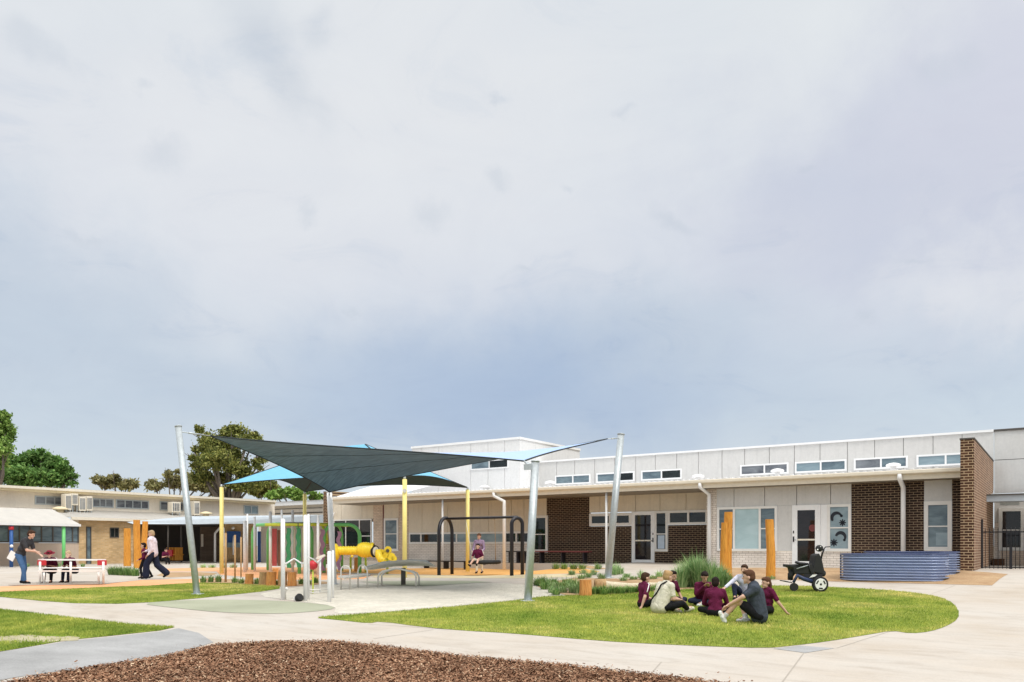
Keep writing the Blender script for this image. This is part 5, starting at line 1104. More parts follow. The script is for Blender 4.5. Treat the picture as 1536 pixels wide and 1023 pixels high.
t5, b5_, _ = upright(480, 889.5, 840, 3.4, 'short thin silver post carrying the wavy handrail', grp='silver exercise posts on the sand')
t6, b6_, _ = upright(499.5, 897, 826, 3.6, 'short thin silver post right of the short thick one', grp='silver exercise posts on the sand')
dd = dep(b1_)
MB().tube([W(425, 846, dd), W(430, 845, dd), W(436, 841, dd+.1), W(441, 838, dd+.2), W(446, 841, dd+.1), W(452, 845, dd), W(458, 845, dep(b2_))], .02, 8).build('wavy_rail', M['steel_pale'], t1)
MB().tube([W(462, 835.5, dep(b2_)), W(470, 839, dep(b2_)+.4), W(476, 844, dep(b5_)-.3), W(482, 838, dep(b5_))], .02, 8).build('wavy_rail', M['steel_pale'], t2)
MB().tube([W(425, 784, dd), W(447, 784, dd+.2), W(458, 784, dep(b2_))], .016, 6).build('pull_up_bar', M['joint'], t1)
MB().tube([W(447, 784, dd+.2), W(447, 793, dd+.2)], .012, 5).build('hanger', M['joint'], t1)
for z_ in (885, 889): MB().tube([W(464, z_, dep(b3_)), W(494, z_-1, dep(b3_)+.5)], .018, 6).build('low_rail', M['stainless'], t3)
MB().prism([W(473, 838.5, dep(b5_)), W(476, 834.5, dep(b5_)), W(486, 831.5, dep(b5_)), W(487, 834, dep(b5_)), W(480, 838.5, dep(b5_))], FWD*.12).build('grip_plate', M['cream_pale'], t5)
rb = W(469.5, 847.5, dep(b5_)-.2); sp = thing('red_ball_spinner', 'dark red play ball on a thin stem beside the silver posts', 'play ball', Vector((rb.x, rb.y, gp(469.5, 892).z)))
MB().ball(rb, 7.2*dep(rb)/F, nu=20, nv=12).build('ball', M['red'], sp); MB().tube([Vector((rb.x, rb.y, gp(469.5, 892).z-.05)), rb-UP*.1], .02, 8).build('stem', M['lime'], sp)
bw = W(449, 896.5, dep(b2_)-.1); bb = gp(449, 901); dsk = thing('step_disc', 'black and white tilted step disc low between the silver posts', 'step disc', bb)
ax_ = (RIGHT*.5-FWD*.6+UP*.25).normalized(); MB().tube([bw-ax_*.07, bw+ax_*.02, bw+ax_*.06], [.09, .10, .07], 18).build('disc', M['rubber'], dsk); MB().tube([bw-ax_*.16-RIGHT*.02, bw-ax_*.075], [.065,.075], 16).build('back_plate', M['white'], dsk); MB().tube([bb-UP*.05, bw-ax_*.1], .03, 8).build('stem', M['steel'], dsk)
cb_ = gp(428.5, 899); ck = thing('crank_handle', 'small white crank handle at the foot of the front left silver post', 'handle', cb_); MB().tube([cb_, cb_+UP*.2, cb_+UP*.23+RIGHT*.04, cb_+UP*.27+RIGHT*.03], .012, 6).build('rod', M['stainless'], ck); MB().ball(cb_+UP*.26+RIGHT*.02, .035).build('knob', M['white'], ck)
# hoops and balance boards on the sand
def hoop(pa, pb, pyt, par, r=.022):
    a_, b_ = gp(*pa), gp(*pb); arch(a_, b_, pyt, r, 'stainless', 'hoop', par, 8)
h1 = thing('balance_board', 'stainless hooped balance board left of the metal slide', 'play equipment', gp(530, 884))
hoop((511.5, 884), (525, 884), 849, h1); hoop((537, 881), (551, 882), 847.5, h1)
A_, B_ = gp(511, 885), gp(556, 880); da, db = dep(A_), dep(B_); m = MB()
m.prism([W(507, 863.5, da), W(517, 866, da-.15), W(556, 861.5, db), W(546, 860, db+.2)], -UP*.05); m.build('board', M['stainless'], h1)
h2 = thing('balance_rail', 'low bent stainless balance rail right of the balance board', 'play equipment', gp(595, 881))
def rail(pts, par, name='rail', r=.028): MB().tube([W(x, y, d_) for x, y, d_ in pts], r, 8).build(name, M['stainless'], par)
d_a = dep(gp(567, 881)); d_b = dep(gp(572.5, 878.5))
rail([(567, 882, d_a), (567, 866, d_a), (569, 860.5, d_a), (574, 857, d_a), (593, 852.5, d_a), (600, 853.5, d_a), (617, 857.5, d_a), (622, 860.5, d_a), (624, 866, d_a), (624, 882, d_a)], h2)
rail([(572.5, 879, d_b), (572.5, 864, d_b), (575, 859.5, d_b), (580, 857, d_b), (594, 853, d_b), (602, 854, d_b), (620, 857, d_b), (626, 860, d_b), (628.5, 866, d_b), (628.5, 879, d_b)], h2)
# metal trough slide
ms = thing('trough_slide', 'wide grey steel trough slide in front of the thick yellow post', 'slide', gp(606, 877))
dS = dep(gp(606, 877)); path = [(548, 853.5, 4), (560, 852, 6.5), (575, 849, 8.5), (595, 846, 9), (615, 845, 9), (632, 845.5, 8), (642, 847, 5), (651, 849, 2.2)]
m = MB(); n = 12; vs = []
for off in (0, .012):
    for x, y, h_ in path:
        c_ = W(x, y-h_*.0, dS); r = h_*dS/F*.85
        for k in range(n+1): a_ = math.pi*(k/n); vs.append(c_-FWD*(math.cos(a_)*r*2.6)+UP*(r*.7-math.sin(a_)*r*(1.15-off*8)))
N_ = len(path); Q = (n+1)
fs = []
for s_ in (0, 1):
    for i in range(N_-1):
        for k in range(n): b0 = s_*N_*Q; f4 = (b0+i*Q+k, b0+(i+1)*Q+k, b0+(i+1)*Q+k+1, b0+i*Q+k+1); fs.append(f4 if s_ else f4[::-1])
m.add(vs, fs, True); m.build('trough', M['stainless'], ms); b6 = gp(605, 877); MB().tube([b6-UP*.1, W(605, 852, dS)], .075, 12).build('leg', M['joint'], ms)
MB().tube([W(548, 850.5, dS-.35), W(575, 843, dS-.35), W(615, 840, dS-.35), W(640, 841.5, dS-.35), W(651, 848.5, dS)], .02, 6).build('lip', M['steel'], ms)
# yellow tunnel
yt = thing('yellow_tunnel', 'bright yellow plastic play tunnel with round bubble ends', 'play tunnel', gp(545, 862)); dT = 32.0
u_ = dT/F
MB().tube([W(497, 829, dT), W(501, 829, dT), W(505, 829, dT), W(509, 829, dT)], [7*u_, 14*u_, 13.5*u_, 7*u_], 20).build('bubble', M['yellow'], yt)
MB().tube([W(506+q*1.2, 826, dT) for q in range(29)], [(6.6+.55*math.sin(q*1.9))*u_ for q in range(29)], 20, cap=False).build('tube', M['yellow'], yt)
MB().tube([W(537+q, 824.8, dT) for q in range(25)], [(6.5+5.2*math.sin(math.pi*min(1, (q+1)/26)**.9)**.6+.35*math.sin(q*1.7)+(2.2 if q > 20 else 0))*u_ for q in range(25)], 20, cap=False).build('bubble', M['yellow'], yt)
rc = W(561.5, 827, dT-.1); ad = (RIGHT*.86-FWD*.5); MB().tube([rc, rc+ad*.07], [9.2*u_, 9*u_], 20).build('opening_ring', M['rubber'], yt); MB().tube([rc+ad*.072, rc+ad*.08], 7*u_, 20).build('opening', M['white'], yt)
for px, pb in ((548.5, 858), (526, 857), (503, 858)): q = gp(px, pb); MB().tube([q-UP*.1, Vector((q.x, q.y, zat(836, dep(q))))], .05, 10).build('leg', M['lime'], yt)
MB().tube([W(528, 833, dT-.3), W(528, 836, dT-.3)], .05, 8).build('bolt_cover', M['yellow'], yt)
ys = thing('yellow_flower_seat', 'yellow curled plastic slide and flower shaped panel right of the tunnel', 'play equipment', gp(580, 860))
MB().tube([W(567, 824, dT-.3), W(568, 833, dT-.3), W(571, 839, dT-.4), W(577, 842, dT-.5)], [4*u_, 5.5*u_, 5.5*u_, 3.5*u_], 12).build('curl', M['yellow'], ys)
for px, py, r_ in ((582, 825, 5.8), (587, 835, 6.2), (578, 832, 6), (591, 838, 4.6), (573, 828, 4.2)):
    q = W(px, py, dT-.1); MB().tube([q, q-FWD*.06], [r_*u_, r_*u_*.92], 16).build('petal', M['yellow'], ys)
q = W(581.5, 826, dT-.17); MB().tube([q, q-FWD*.02], 2.6*u_, 12).build('hole', M['joint'], ys)
MB().tube([gp(581, 860)-UP*.1, W(581, 838, dT)], .05, 10).build('leg', M['lime'], ys)
# ---------------------------------------------------------------- picnic table
pt = gp(108, 875); D_ = dep(pt); u = D_/F
slab_ = MB(); a_, b_ = gp(30, 876.6), gp(165, 875.2); slab_.prism([a_-FWD*.6+UP*.0, b_-FWD*.6, b_+FWD*2.2, a_+FWD*2.2], (0, 0, .02))
tag(slab_.build('table_slab', M['concrete']), 'grey concrete slab under the picnic table', 'paving', kind='structure')
tb = thing('picnic_table', 'long white picnic table with red end boards', 'table', pt); zb = pt.z+.02
def at(px, py, off=0): q = W(px, py, D_+off); return q
for o1, py_ in ((0, 838.3),): MB().prism([at(57, 838.3, -.4), at(159, 838.6, -.4), at(159, 838.6, .4), at(57, 838.3, .4)], -UP*.05).build('table_top', M['white'], tb)
for p0, p1 in ((56, 69), (146, 159.5)):
    m = MB().prism([at(p0, 848, -.42), at(p1, 848, -.42), at(p1, 840.3, -.42), at(p0, 840.3, -.42)], FWD*.03); m.build('end_board', M['red'], tb)
for off in (-.85, .85): MB().prism([at(57, 855.5, off-.15), at(158, 855.2, off-.15), at(158, 855.2, off+.15), at(57, 855.5, off+.15)], -UP*.045).build('bench_seat', M['white'], tb)
for px in (60, 66, 106, 148, 155):
    for off in (-.55, .55):
        q = at(px, 0, off); MB().tube([Vector((q.x, q.y, zb-.03)), Vector((q.x, q.y, zat(855.5, D_)-.05))] if px in (66, 148) else [Vector((q.x, q.y, zb-.03)), Vector((q.x, q.y, zat(839.5, D_)-.05))], .035, 8).build('leg', M['white'], tb)
MB().tube([at(60, 852, -.5), at(155, 852, -.5)], .025, 6).build('brace', M['white'], tb)
# ---------------------------------------------------------------- power wheelchair
wq = gp(1230, 886.5); dW = dep(wq); wc = thing('power_wheelchair', 'empty black power wheelchair with white wheel discs parked at the lawn edge', 'wheelchair', wq, 0)
def wp(px, py, off=0): return W(px, py, dW+off)
k = dW/F
for off, nm in ((-.28, 'near'), (.28, 'far')):
    c_ = wp(1230, 876.3, off); R_ = 11.6*k; ax_ = FWD*.05
    MB().tube([c_-ax_*1.1, c_-ax_*.9, c_+ax_*.9, c_+ax_*1.1], [R_*.9, R_, R_, R_*.9], 32).build('wheel', M['rubber'], wc)
    wl_ = wc.children[-1]; MB().tube([c_-ax_*1.3, c_-ax_*1.12], [R_*.70, R_*.74], 28).build('rim', M['white'], wl_)
    hb_ = MB()
    for i in range(3):
        an = math.pi*2*i/3+.5; q = c_-ax_*1.32+RIGHT*math.cos(an)*R_*.5+UP*math.sin(an)*R_*.5; t_ = (RIGHT*-math.sin(an)+UP*math.cos(an)); n_ = (RIGHT*math.cos(an)+UP*math.sin(an)); hb_.prism([q-t_*R_*.22-n_*.015, q+t_*R_*.22-n_*.015, q+t_*R_*.27+n_*.02, q-t_*R_*.27+n_*.02], -ax_*.1)
    hb_.tube([c_-ax_*1.34, c_-ax_*1.4], .03, 12); hb_.build('hub_slots', M['black'], wl_)
    c2 = wp(1191, 880.5, off*.85); R2 = 6*k; MB().tube([c2-ax_*.7, c2+ax_*.7], R2, 20).build('caster', M['rubber'], wc)
    MB().tube([wp(1218, 872, off*.8), wp(1205, 868, off*.8), wp(1196, 863, off*.8), wp(1190, 874, off*.8)], [.06,.06,.055,.04], 8).build('frame_arm', M['navy_trim'], wc)
    MB().tube([wp(1212, 846, off*.95), wp(1199, 845, off*.95), wp(1193, 843, off*.95)], [.03,.04,.035], 8).build('armrest', M['black'], wc)
    MB().tube([wp(1216, 860, off*.9), wp(1213, 846, off*.95)], .018, 6).build('armrest_stem', M['black'], wc)
MB().prism([wp(1207, 870, -.24), wp(1232, 870, -.24), wp(1235, 861, -.24), wp(1206, 860, -.24)], FWD*.48).build('battery_box', M['black'], wc)
MB().prism([wp(1214, 866.5, -.26), wp(1222, 865, -.26), wp(1226, 861.5, -.26), wp(1219, 862, -.26)], FWD*.01).build('side_cover', M['white'], wc)
bevel(MB().prism([wp(1183, 846.5, -.25), wp(1190, 847.5, -.25), wp(1218, 845.5, -.25), wp(1222, 861, -.25), wp(1192, 861, -.25), wp(1190, 852, -.25), wp(1183, 850.5, -.25)], FWD*.5).build('seat', M['rubber'], wc), .02)
bevel(MB().prism([wp(1218, 858, -.24), wp(1233, 861, -.24), wp(1237, 857, -.24), wp(1233, 838, -.24), wp(1229, 830, -.24), wp(1224, 833, -.24), wp(1222, 844, -.24)], FWD*.44).build('backrest', M['rubber'], wc), .02)
MB().prism([wp(1222.5, 849, -.235), wp(1227, 850, -.235), wp(1229, 838, -.235), wp(1225.5, 836, -.235)], FWD*.01).build('side_pad', M['steel_pale'], wc)
MB().ball(wp(1235, 860, 0), .06, .16, .09).build('rear_bag', M['rubber'], wc)
MB().tube([wp(1231, 842), wp(1233, 832), wp(1236, 824)], .025, 8).build('head_stem', M['black'], wc)
MB().ball(wp(1229, 822.5), .10, .15, .095, 16, 10).build('headrest', M['rubber'], wc)
m = MB()
for off in (-.18, .18): m.tube([wp(1232, 838, off), wp(1235, 825, off), wp(1238, 820.5, off), wp(1245, 820, off)], .016, 8)
m.build('push_handle', M['black'], wc); m = MB(); m.ball(wp(1231, 820, -.14), .014); m.ball(wp(1226.5, 824.5, -.14), .022); m.ball(wp(1230, 829, -.2), .013); m.build('reflector', M['white'], wc)
MB().tube([wp(1194, 852, -.1), wp(1186, 862, -.1), wp(1184.5, 870, -.1)], [.08,.09,.06], 8).build('leg_support', M['rubber'], wc); MB().tube([wp(1192, 853, .12), wp(1187, 862, .12), wp(1187, 870, .12)], [.05,.06,.045], 8).build('leg_support', M['rubber'], wc)
bevel(MB().prism([wp(1176.5, 872.2, -.2), wp(1188, 874.6, -.2), wp(1188.5, 873.3, -.2), wp(1177, 870.9, -.2)], FWD*.4).build('footplate', M['black'], wc), .006)
MB().tube([wp(1195, 853, -.3), wp(1205, 850, -.3), wp(1212, 848, -.3)], .012, 6).build('control_cable', M['steel'], wc)
# ---------------------------------------------------------------- people
PHI0 = YAW
M['skin'] = paint('fair_skin', (.62,.38,.28), .55, var=.05); M['skin2'] = paint('tan_skin', (.48,.28,.19), .55, var=.05)
def hairm(n, c): return cloth(n, c)
HAIR = {'brown': hairm('brown_hair', (.06,.032,.02)), 'dark': hairm('dark_hair', (.022,.014,.012)), 'blonde': hairm('blonde_hair', (.42,.27,.13)), 'auburn': hairm('auburn_hair', (.105,.05,.028)), 'fair': hairm('fair_hair', (.45,.33,.20))}
CL = {'maroon': cloth('maroon_cloth', (.115,.012,.045)), 'cream': cloth('cream_cloth', (.66,.62,.50)), 'slate': cloth('dark_grey_tee', (.055,.065,.085)), 'black': cloth('black_cloth', (.012,.012,.014)), 'navy': cloth('navy_cloth', (.018,.022,.045)),
      'lavender': cloth('pale_lavender_cloth', (.62,.62,.74)), 'jeans': cloth('blue_denim', (.07,.15,.30)), 'charcoal': cloth('charcoal_cloth', (.05,.05,.055)), 'pinkwhite': cloth('pale_pink_shirt', (.74,.66,.72)), 'check': cloth('check_shirt', (.30,.22,.33)),
      'white': cloth('white_shoe', (.78,.78,.76)), 'shoe': cloth('black_shoe', (.02,.018,.018)), 'brownboot': cloth('brown_boot', (.10,.045,.03)), 'hat': cloth('maroon_hat', (.20,.02,.035)), 'socks': cloth('pale_sock', (.6,.58,.55)), 'pattern': cloth('patterned_shoe', (.35,.32,.34))}
def cap(mb, a, b, ra, rb, n=14):
    a, b = Vector(a), Vector(b); L = (b-a); l = L.length
    if l < 1e-5: mb.ball(a, ra, nu=n, nv=8); return
    ax = L/l; u = ax.orthogonal().normalized(); v = ax.cross(u); prof = []
    for i in range(5): t = math.pi/2*(1-i/4); prof.append((-math.sin(t)*ra, math.cos(t)*ra+1e-4))
    for i in range(5): t = math.pi/2*(i/4); prof.append((l+math.sin(t)*rb, math.cos(t)*rb+1e-4))
    vs = [a+ax*x+(u*math.cos(2*math.pi*k/n)+v*math.sin(2*math.pi*k/n))*r for x, r in prof for k in range(n)]; m = len(prof)
    mb.add(vs, [(i*n+k, i*n+(k+1) % n, (i+1)*n+(k+1) % n, (i+1)*n+k) for i in range(m-1) for k in range(n)]+[tuple(range(n))[::-1], tuple(range((m-1)*n, m*n))], True)
PENDING = []
def remesh_obj(mb, name, mat, par, voxel, smooth=2):
    o = mb.build(name, mat, par, world=False); r = o.modifiers.new('remesh', 'REMESH'); r.mode = 'VOXEL'; r.voxel_size = voxel; r.use_smooth_shade = True
    s = o.modifiers.new('smooth', 'SMOOTH'); s.factor = .5; s.iterations = smooth; PENDING.append(o); return o
def bake():
    bpy.context.view_layer.update(); dg = bpy.context.evaluated_depsgraph_get(); new = []
    for o in PENDING: new.append(bpy.data.meshes.new_from_object(o.evaluated_get(dg), depsgraph=dg))
    for o, me in zip(PENDING, new):
        me.name = o.name; mats = [m for m in o.data.materials]; o.modifiers.clear(); o.data = me
        if not me.materials:
            for m in mats: me.materials.append(m)
        me.polygons.foreach_set('use_smooth', [True]*len(me.polygons))
def person(px, py, phi, sc_, J, label, top, bottom, hair, skin='skin', shoe='shoe', legs='long', sleeves='short', bulk=1.0, group=None, fem=False, hat=None, extra=None, sole=0, hairlen=0, pos=None, face=True, stripe=False):
    b = Vector(pos) if pos is not None else gp(px, py); t = thing('person', label, 'person', b, PHI0+R(phi), group)
    S = lambda v: Vector(v)*sc_
    j = {k: S(v) for k, v in J.items()}
    pel, chest = j['pel'], j['chest']; sp_ = (chest-pel).normalized(); side = S((1, 0, 0)).normalized()
    if 'side' in J: side = Vector(J['side']).normalized()
    fwd = sp_.cross(side)*-1; fwd = side.cross(sp_)*-1 if fwd.y > 0 and J.get('flip') is None else fwd
    sh = .175*(.94 if fem else 1)*(1+(bulk-1)*.6); hp = .095*bulk
    shL, shR = chest+side*sh*sc_+sp_*.09*sc_, chest-side*sh*sc_+sp_*.09*sc_; hL, hR = pel+side*hp*sc_, pel-side*hp*sc_
    neck = chest+sp_*.17*sc_; head = j['head']
    def torso(m, e):
        e = e+.105*(bulk-1)
        if bulk > 1:
            for q_ in (.2, .4, .6, .8): w__ = pel.lerp(chest, q_); cap(m, w__+side*.065*bulk*sc_, w__-side*.065*bulk*sc_, (.10+e)*sc_, (.10+e)*sc_)
        cap(m, pel+side*.07*sc_, pel-side*.07*sc_, (.105+e)*sc_, (.105+e)*sc_)
        w_ = pel.lerp(chest, .5); cap(m, w_+side*.055*sc_, w_-side*.055*sc_, (.098+e)*sc_, (.098+e)*sc_)
        cap(m, pel, chest, (.11+e)*sc_, (.115+e)*sc_); cap(m, chest+side*.075*sc_, chest-side*.075*sc_, (.108+e)*sc_, (.108+e)*sc_)
        cap(m, shL-side*.02*sc_, shR+side*.02*sc_, (.058+e)*sc_, (.058+e)*sc_); cap(m, chest, neck-sp_*.03*sc_, (.1+e)*sc_, (.06+e)*sc_)
    m = MB(); torso(m, 0); cap(m, neck-sp_*.05*sc_, head-S((0,0,.05)), .054*sc_, .05*sc_)
    hd = Vector(J.get('look', (0,-1,0))).normalized(); hs = 1.0/(.55+.45*sc_)*1.05*sc_
    q = Quaternion((0,0,1), math.atan2(hd.x, -hd.y)).to_matrix()
    if abs(hd.z) > .01: q = q @ Quaternion((1,0,0), -math.asin(max(-.9, min(.9, hd.z)))*-1*-1).to_matrix()
    H = lambda x, y, z: head+q @ Vector((x, y, z))*hs
    m.ball(H(0, .008, .02), .074*hs, .094*hs, .098*hs, 20, 14, q); m.ball(H(0, -.022, -.045), .056*hs, .062*hs, .062*hs, 16, 10, q)
    cap(m, H(0,-.078,.012), H(0,-.100,-.022), .010*hs, .015*hs); cap(m, H(.02,-.076,-.058), H(-.02,-.076,-.058), .011*hs, .011*hs); m.ball(H(0,-.066,-.092), .022*hs)
    for s_ in (1, -1): m.ball(H(s_*.077, .012, -.008), .012*hs, .02*hs, .03*hs, 10, 8, q)
    def arm(S_, E, Wr, s_, name):
        cap(m, S_, E, .05*sc_, .04*sc_); cap(m, E, Wr, .041*sc_, .027*sc_)
        d_ = (Wr-E).normalized(); d_ = (Vector(J['hdir'+name])).normalized() if 'hdir'+name in J else d_
        n_ = d_.cross(Vector((0,0,1))); n_ = n_.normalized() if n_.length > .1 else Vector((1,0,0)); pn = n_.cross(d_)   # n_: across the palm
        P0 = Wr+d_*.015*sc_; P1 = Wr+d_*.075*sc_
        for k in (-.024, 0, .024): cap(m, P0+n_*k*.7*sc_, P1+n_*k*sc_, .017*sc_, .015*sc_, 8)
        cu = J.get('curl', .5)
        for i, k in enumerate((-.033, -.011, .011, .033)):
            L = (.062, .074, .070, .055)[i]*sc_; f0 = P1+n_*k*sc_; f1 = f0+(d_-pn*cu*.5+n_*k*3).normalized()*L*.55; f2 = f1+(d_-pn*cu*1.3).normalized()*L*.5
            cap(m, f0, f1, .0095*sc_, .009*sc_, 8); cap(m, f1, f2, .009*sc_, .0078*sc_, 8)
        f0 = P0+n_*(-.03*s_)*sc_; f1 = f0+(d_*.6-n_*s_*.8).normalized()*.035*sc_; cap(m, f0, f1, .012*sc_, .011*sc_, 8); cap(m, f1, f1+(d_*.9-n_*s_*.2-pn*.3).normalized()*.03*sc_, .0105*sc_, .009*sc_, 8)
    arm(shL, j['eL'], j['wL'], 1, 'L'); arm(shR, j['eR'], j['wR'], -1, 'R')
    for h_, kn, an, ft in ((hL, j['kL'], j['aL'], J['fL']), (hR, j['kR'], j['aR'], J['fR'])):
        cap(m, h_, kn, .082*sc_, .054*sc_); cap(m, kn, an, .053*sc_, .036*sc_); cap(m, an, an+S(ft)*.6, .036*sc_, .030*sc_)
    remesh_obj(m, 'body', M[skin], t, .0095 if sc_ > .9 else .009, 2)
    # clothes
    m = MB(); torso(m, .014); se = .55 if sleeves == 'short' else 1
    for S_, E, Wr in ((shL, j['eL'], j['wL']), (shR, j['eR'], j['wR'])):
        if sleeves == 'short': cap(m, S_, S_.lerp(E, .72), .066*sc_, .062*sc_)
        else: cap(m, S_, E, .064*sc_, .056*sc_); cap(m, E, E.lerp(Wr, .93), .054*sc_, .042*sc_)
    cap(m, neck-sp_*.06*sc_, neck-sp_*.015*sc_, .075*sc_, .062*sc_)
    remesh_obj(m, 'shirt', CL[top], t, .013, 9+int(30*(bulk-1)))
    m = MB(); cap(m, pel+side*.07*sc_-sp_*.02*sc_, pel-side*.07*sc_-sp_*.02*sc_, .122*sc_, .122*sc_)
    for h_, kn, an in ((hL, j['kL'], j['aL']), (hR, j['kR'], j['aR'])):
        if legs == 'short': cap(m, h_, h_.lerp(kn, .72), .105*sc_, .085*sc_)
        elif legs == 'wide': cap(m, h_, kn, .115*sc_, .11*sc_); cap(m, kn, kn.lerp(an, .93), .11*sc_, .12*sc_)
        else: cap(m, h_, kn, .096*sc_, .07*sc_); cap(m, kn, kn.lerp(an, .92), .069*sc_, .054*sc_)
    remesh_obj(m, 'shorts' if legs == 'short' else 'trousers', CL[bottom], t, .014, 7)
    for an, ft in ((j['aL'], J['fL']), (j['aR'], J['fR'])):
        m = MB(); f = S(ft); dn = Vector(J.get('down', (0,0,-1)))*.035*sc_; cap(m, an+dn*.9-f*.25, an+dn+f*.9, .044*sc_, .04*sc_); cap(m, an, an+f*.5+dn*.6, .046*sc_, .04*sc_); remesh_obj(m, 'shoe', CL[shoe], t, .012, 2)
    m = MB()
    if not hat or True:
        m.ball(H(0, .022, .045), .083*hs, .095*hs, .088*hs, 18, 12, q); m.ball(H(0, .045, .0), .078*hs, .075*hs, .085*hs, 16, 10, q); m.ball(H(0, -.02, .085), .066*hs, .075*hs, .04*hs, 14, 8, q)
        if hairlen:
            for s_ in (-1, 0, 1): cap(m, H(s_*.04, .06, -.02), H(s_*.045, .075, -.06-hairlen), .05*hs, .025*hs)
        if fem and not hairlen: m.ball(H(0, .075, .10), .035*hs)
    remesh_obj(m, 'hair', HAIR[hair], t, .012, 2)
    if face:
        for s_ in (1, -1): MB().ball(H(s_*.029, -.078, .012), .0105*hs, .008*hs, .008*hs, 8, 6, q).build('eye', M['black'], t, world=False)
    if hat:
        m = MB(); m.tube([H(0,.01,.045), H(0,.01,.055)], [.17*hs, .165*hs], 20); m.tube([H(0,.01,.05), H(0,.01,.10), H(0,.01,.135)], [.098*hs, .092*hs, .06*hs], 16); m.build('hat', CL[hat], t, world=False)
    if stripe:
        for S_, E in ((shL, j['eL']), (shR, j['eR'])):
            o_ = (S_-chest).normalized(); MB().tube([S_+UP*.062*sc_, S_+o_*.062*sc_, S_.lerp(E, .35)+o_*.062*sc_, S_.lerp(E, .66)+o_*.062*sc_], .012, 6).build('stripe', M['white'], t, world=False)
    if extra: extra(t, j, sc_, S)
    return t
def cross(lean=.1, hx=.0, look=(0,-1,-.15), hands='lap'):
    d = dict(pel=(0,.02,.12), chest=(0,.02-lean,.47), head=(hx,-.02-lean*1.5,.74), kL=(.34,-.26,.13), aL=(-.06,-.36,.07), kR=(-.34,-.26,.13), aR=(.08,-.30,.09), fL=(-.13,-.03,-.01), fR=(.13,-.04,-.01), look=look)
    if hands == 'lap': d.update(eL=(.26,-.10-lean,.27), wL=(.08,-.33,.19), eR=(-.26,-.10-lean,.27), wR=(-.08,-.33,.19))
    if hands == 'chin': d.update(eL=(.2,-.30,.30), wL=(.05,-.27-lean,.52), eR=(-.2,-.30,.30), wR=(-.05,-.27-lean,.52))
    return d
GS = 'people sitting in a circle on the lawn'
J = cross(.02); J.update(wR=(-.26,.22,.06), eR=(-.28,.15,.28), hdirR=(0,.4,-.5)); person(966, 911.5, 112, .88, J, 'leftmost seated boy in a maroon polo, propped on his straight arm', 'maroon', 'black', 'brown', group=GS, stripe=True)
J = cross(.13, look=(0,-1,-.1)); J.update(kR=(-.30,-.34,.2), aR=(-.12,-.62,.08), fR=(-.05,-.12,.04), kL=(.30,-.30,.10), aL=(.0,-.42,.06), eL=(.24,-.16,.30), wL=(.06,-.42,.25), eR=(-.24,-.16,.3), wR=(-.10,-.42,.27))
def strap(t, j, s, S):
    c, p = j['chest'], j['pel']; MB().tube([c+S((-.09,.0,.185)), c+S((-.06,.13,.12)), c+S((.0,.175,-.03)), p+S((.08,.18,.12)), p+S((.17,.10,.06)), p+S((.20,.02,.08))], .016*s, 6).build('bag_strap', CL['black'], t, world=False)
    MB().ball(p+S((.17,-.08,.06)), .05, .1, .07).build('sling_bag', CL['black'], t, world=False)
person(990, 919.5, 118, 1.0, J, 'blonde woman in a cream tee and black trousers with a sling strap', 'cream', 'black', 'blonde', group=GS, fem=True, shoe='cream', extra=strap, bulk=1.22)
J = cross(.08); J.update(wL=(.16,-.34,.10), eL=(.28,-.12,.28)); person(1003, 906.5, 40, .88, J, 'boy in a maroon shirt right of the woman in cream', 'maroon', 'navy', 'dark', skin='skin2', group=GS, stripe=True)
J = cross(.24, look=(0,-1,-.5), hands='chin'); person(1050, 907.5, 5, .88, J, 'boy in maroon bowed forward facing the camera, before the ornamental grass', 'maroon', 'navy', 'dark', skin='skin2', sleeves='long', shoe='white', group=GS)
J = cross(.08); person(1073, 924, 165, .88, J, 'dark haired boy in a maroon jacket seen from behind', 'maroon', 'black', 'dark', skin='skin2', sleeves='long', group=GS, stripe=False, face=False, shoe='white')
J = cross(.10, look=(-.25,-1,-.05)); J.update(eR=(-.30,-.24,.42), wR=(-.42,-.44,.30), kR=(-.22,-.34,.34), aR=(-.18,-.44,.07), fR=(0,-.13,-.01)); person(1118, 898, -25, .97, J, 'girl in a pale lavender top with a ponytail, reaching out her arm', 'lavender', 'navy', 'brown', sleeves='long', group=GS, fem=True, hairlen=.12)
J = dict(pel=(0,.02,.12), chest=(0,-.05,.50), head=(0,-.16,.79), kL=(.16,-.34,.38), aL=(.14,-.58,.09), kR=(-.30,-.26,.30), aR=(-.10,-.20,.06), fL=(.0,-.06,.13), fR=(.0,-.14,-.01), eL=(.26,-.26,.46), wL=(.17,-.50,.31), eR=(-.22,-.26,.42), wR=(.05,-.50,.29), look=(-.1,-1,-.05))
def socks(t, j, s, S):
    for k, a_ in (('kL', 'aL'), ('kR', 'aR')):
        m = MB(); cap(m, j[a_], j[a_].lerp(j[k], .2), .043*s, .046*s); m.build('sock', CL['socks'], t, world=False)
person(1137, 934, -104, 1.07, J, 'man in a dark grey tee and black shorts with one leg stretched out', 'slate', 'black', 'auburn', legs='short', group=GS, shoe='white', extra=socks, bulk=1.3)
J = cross(.0, look=(0,-1,-.1)); J.update(eR=(-.30,-.05,.24), wR=(-.2,-.25,.15), eL=(.28,.14,.28), wL=(.30,.34,.05), hdirL=(.1,.5,-.3)); person(1150, 921, -75, .86, J, 'child in maroon half hidden behind the man in the dark tee', 'maroon', 'black', 'auburn', group=GS, hairlen=.1)
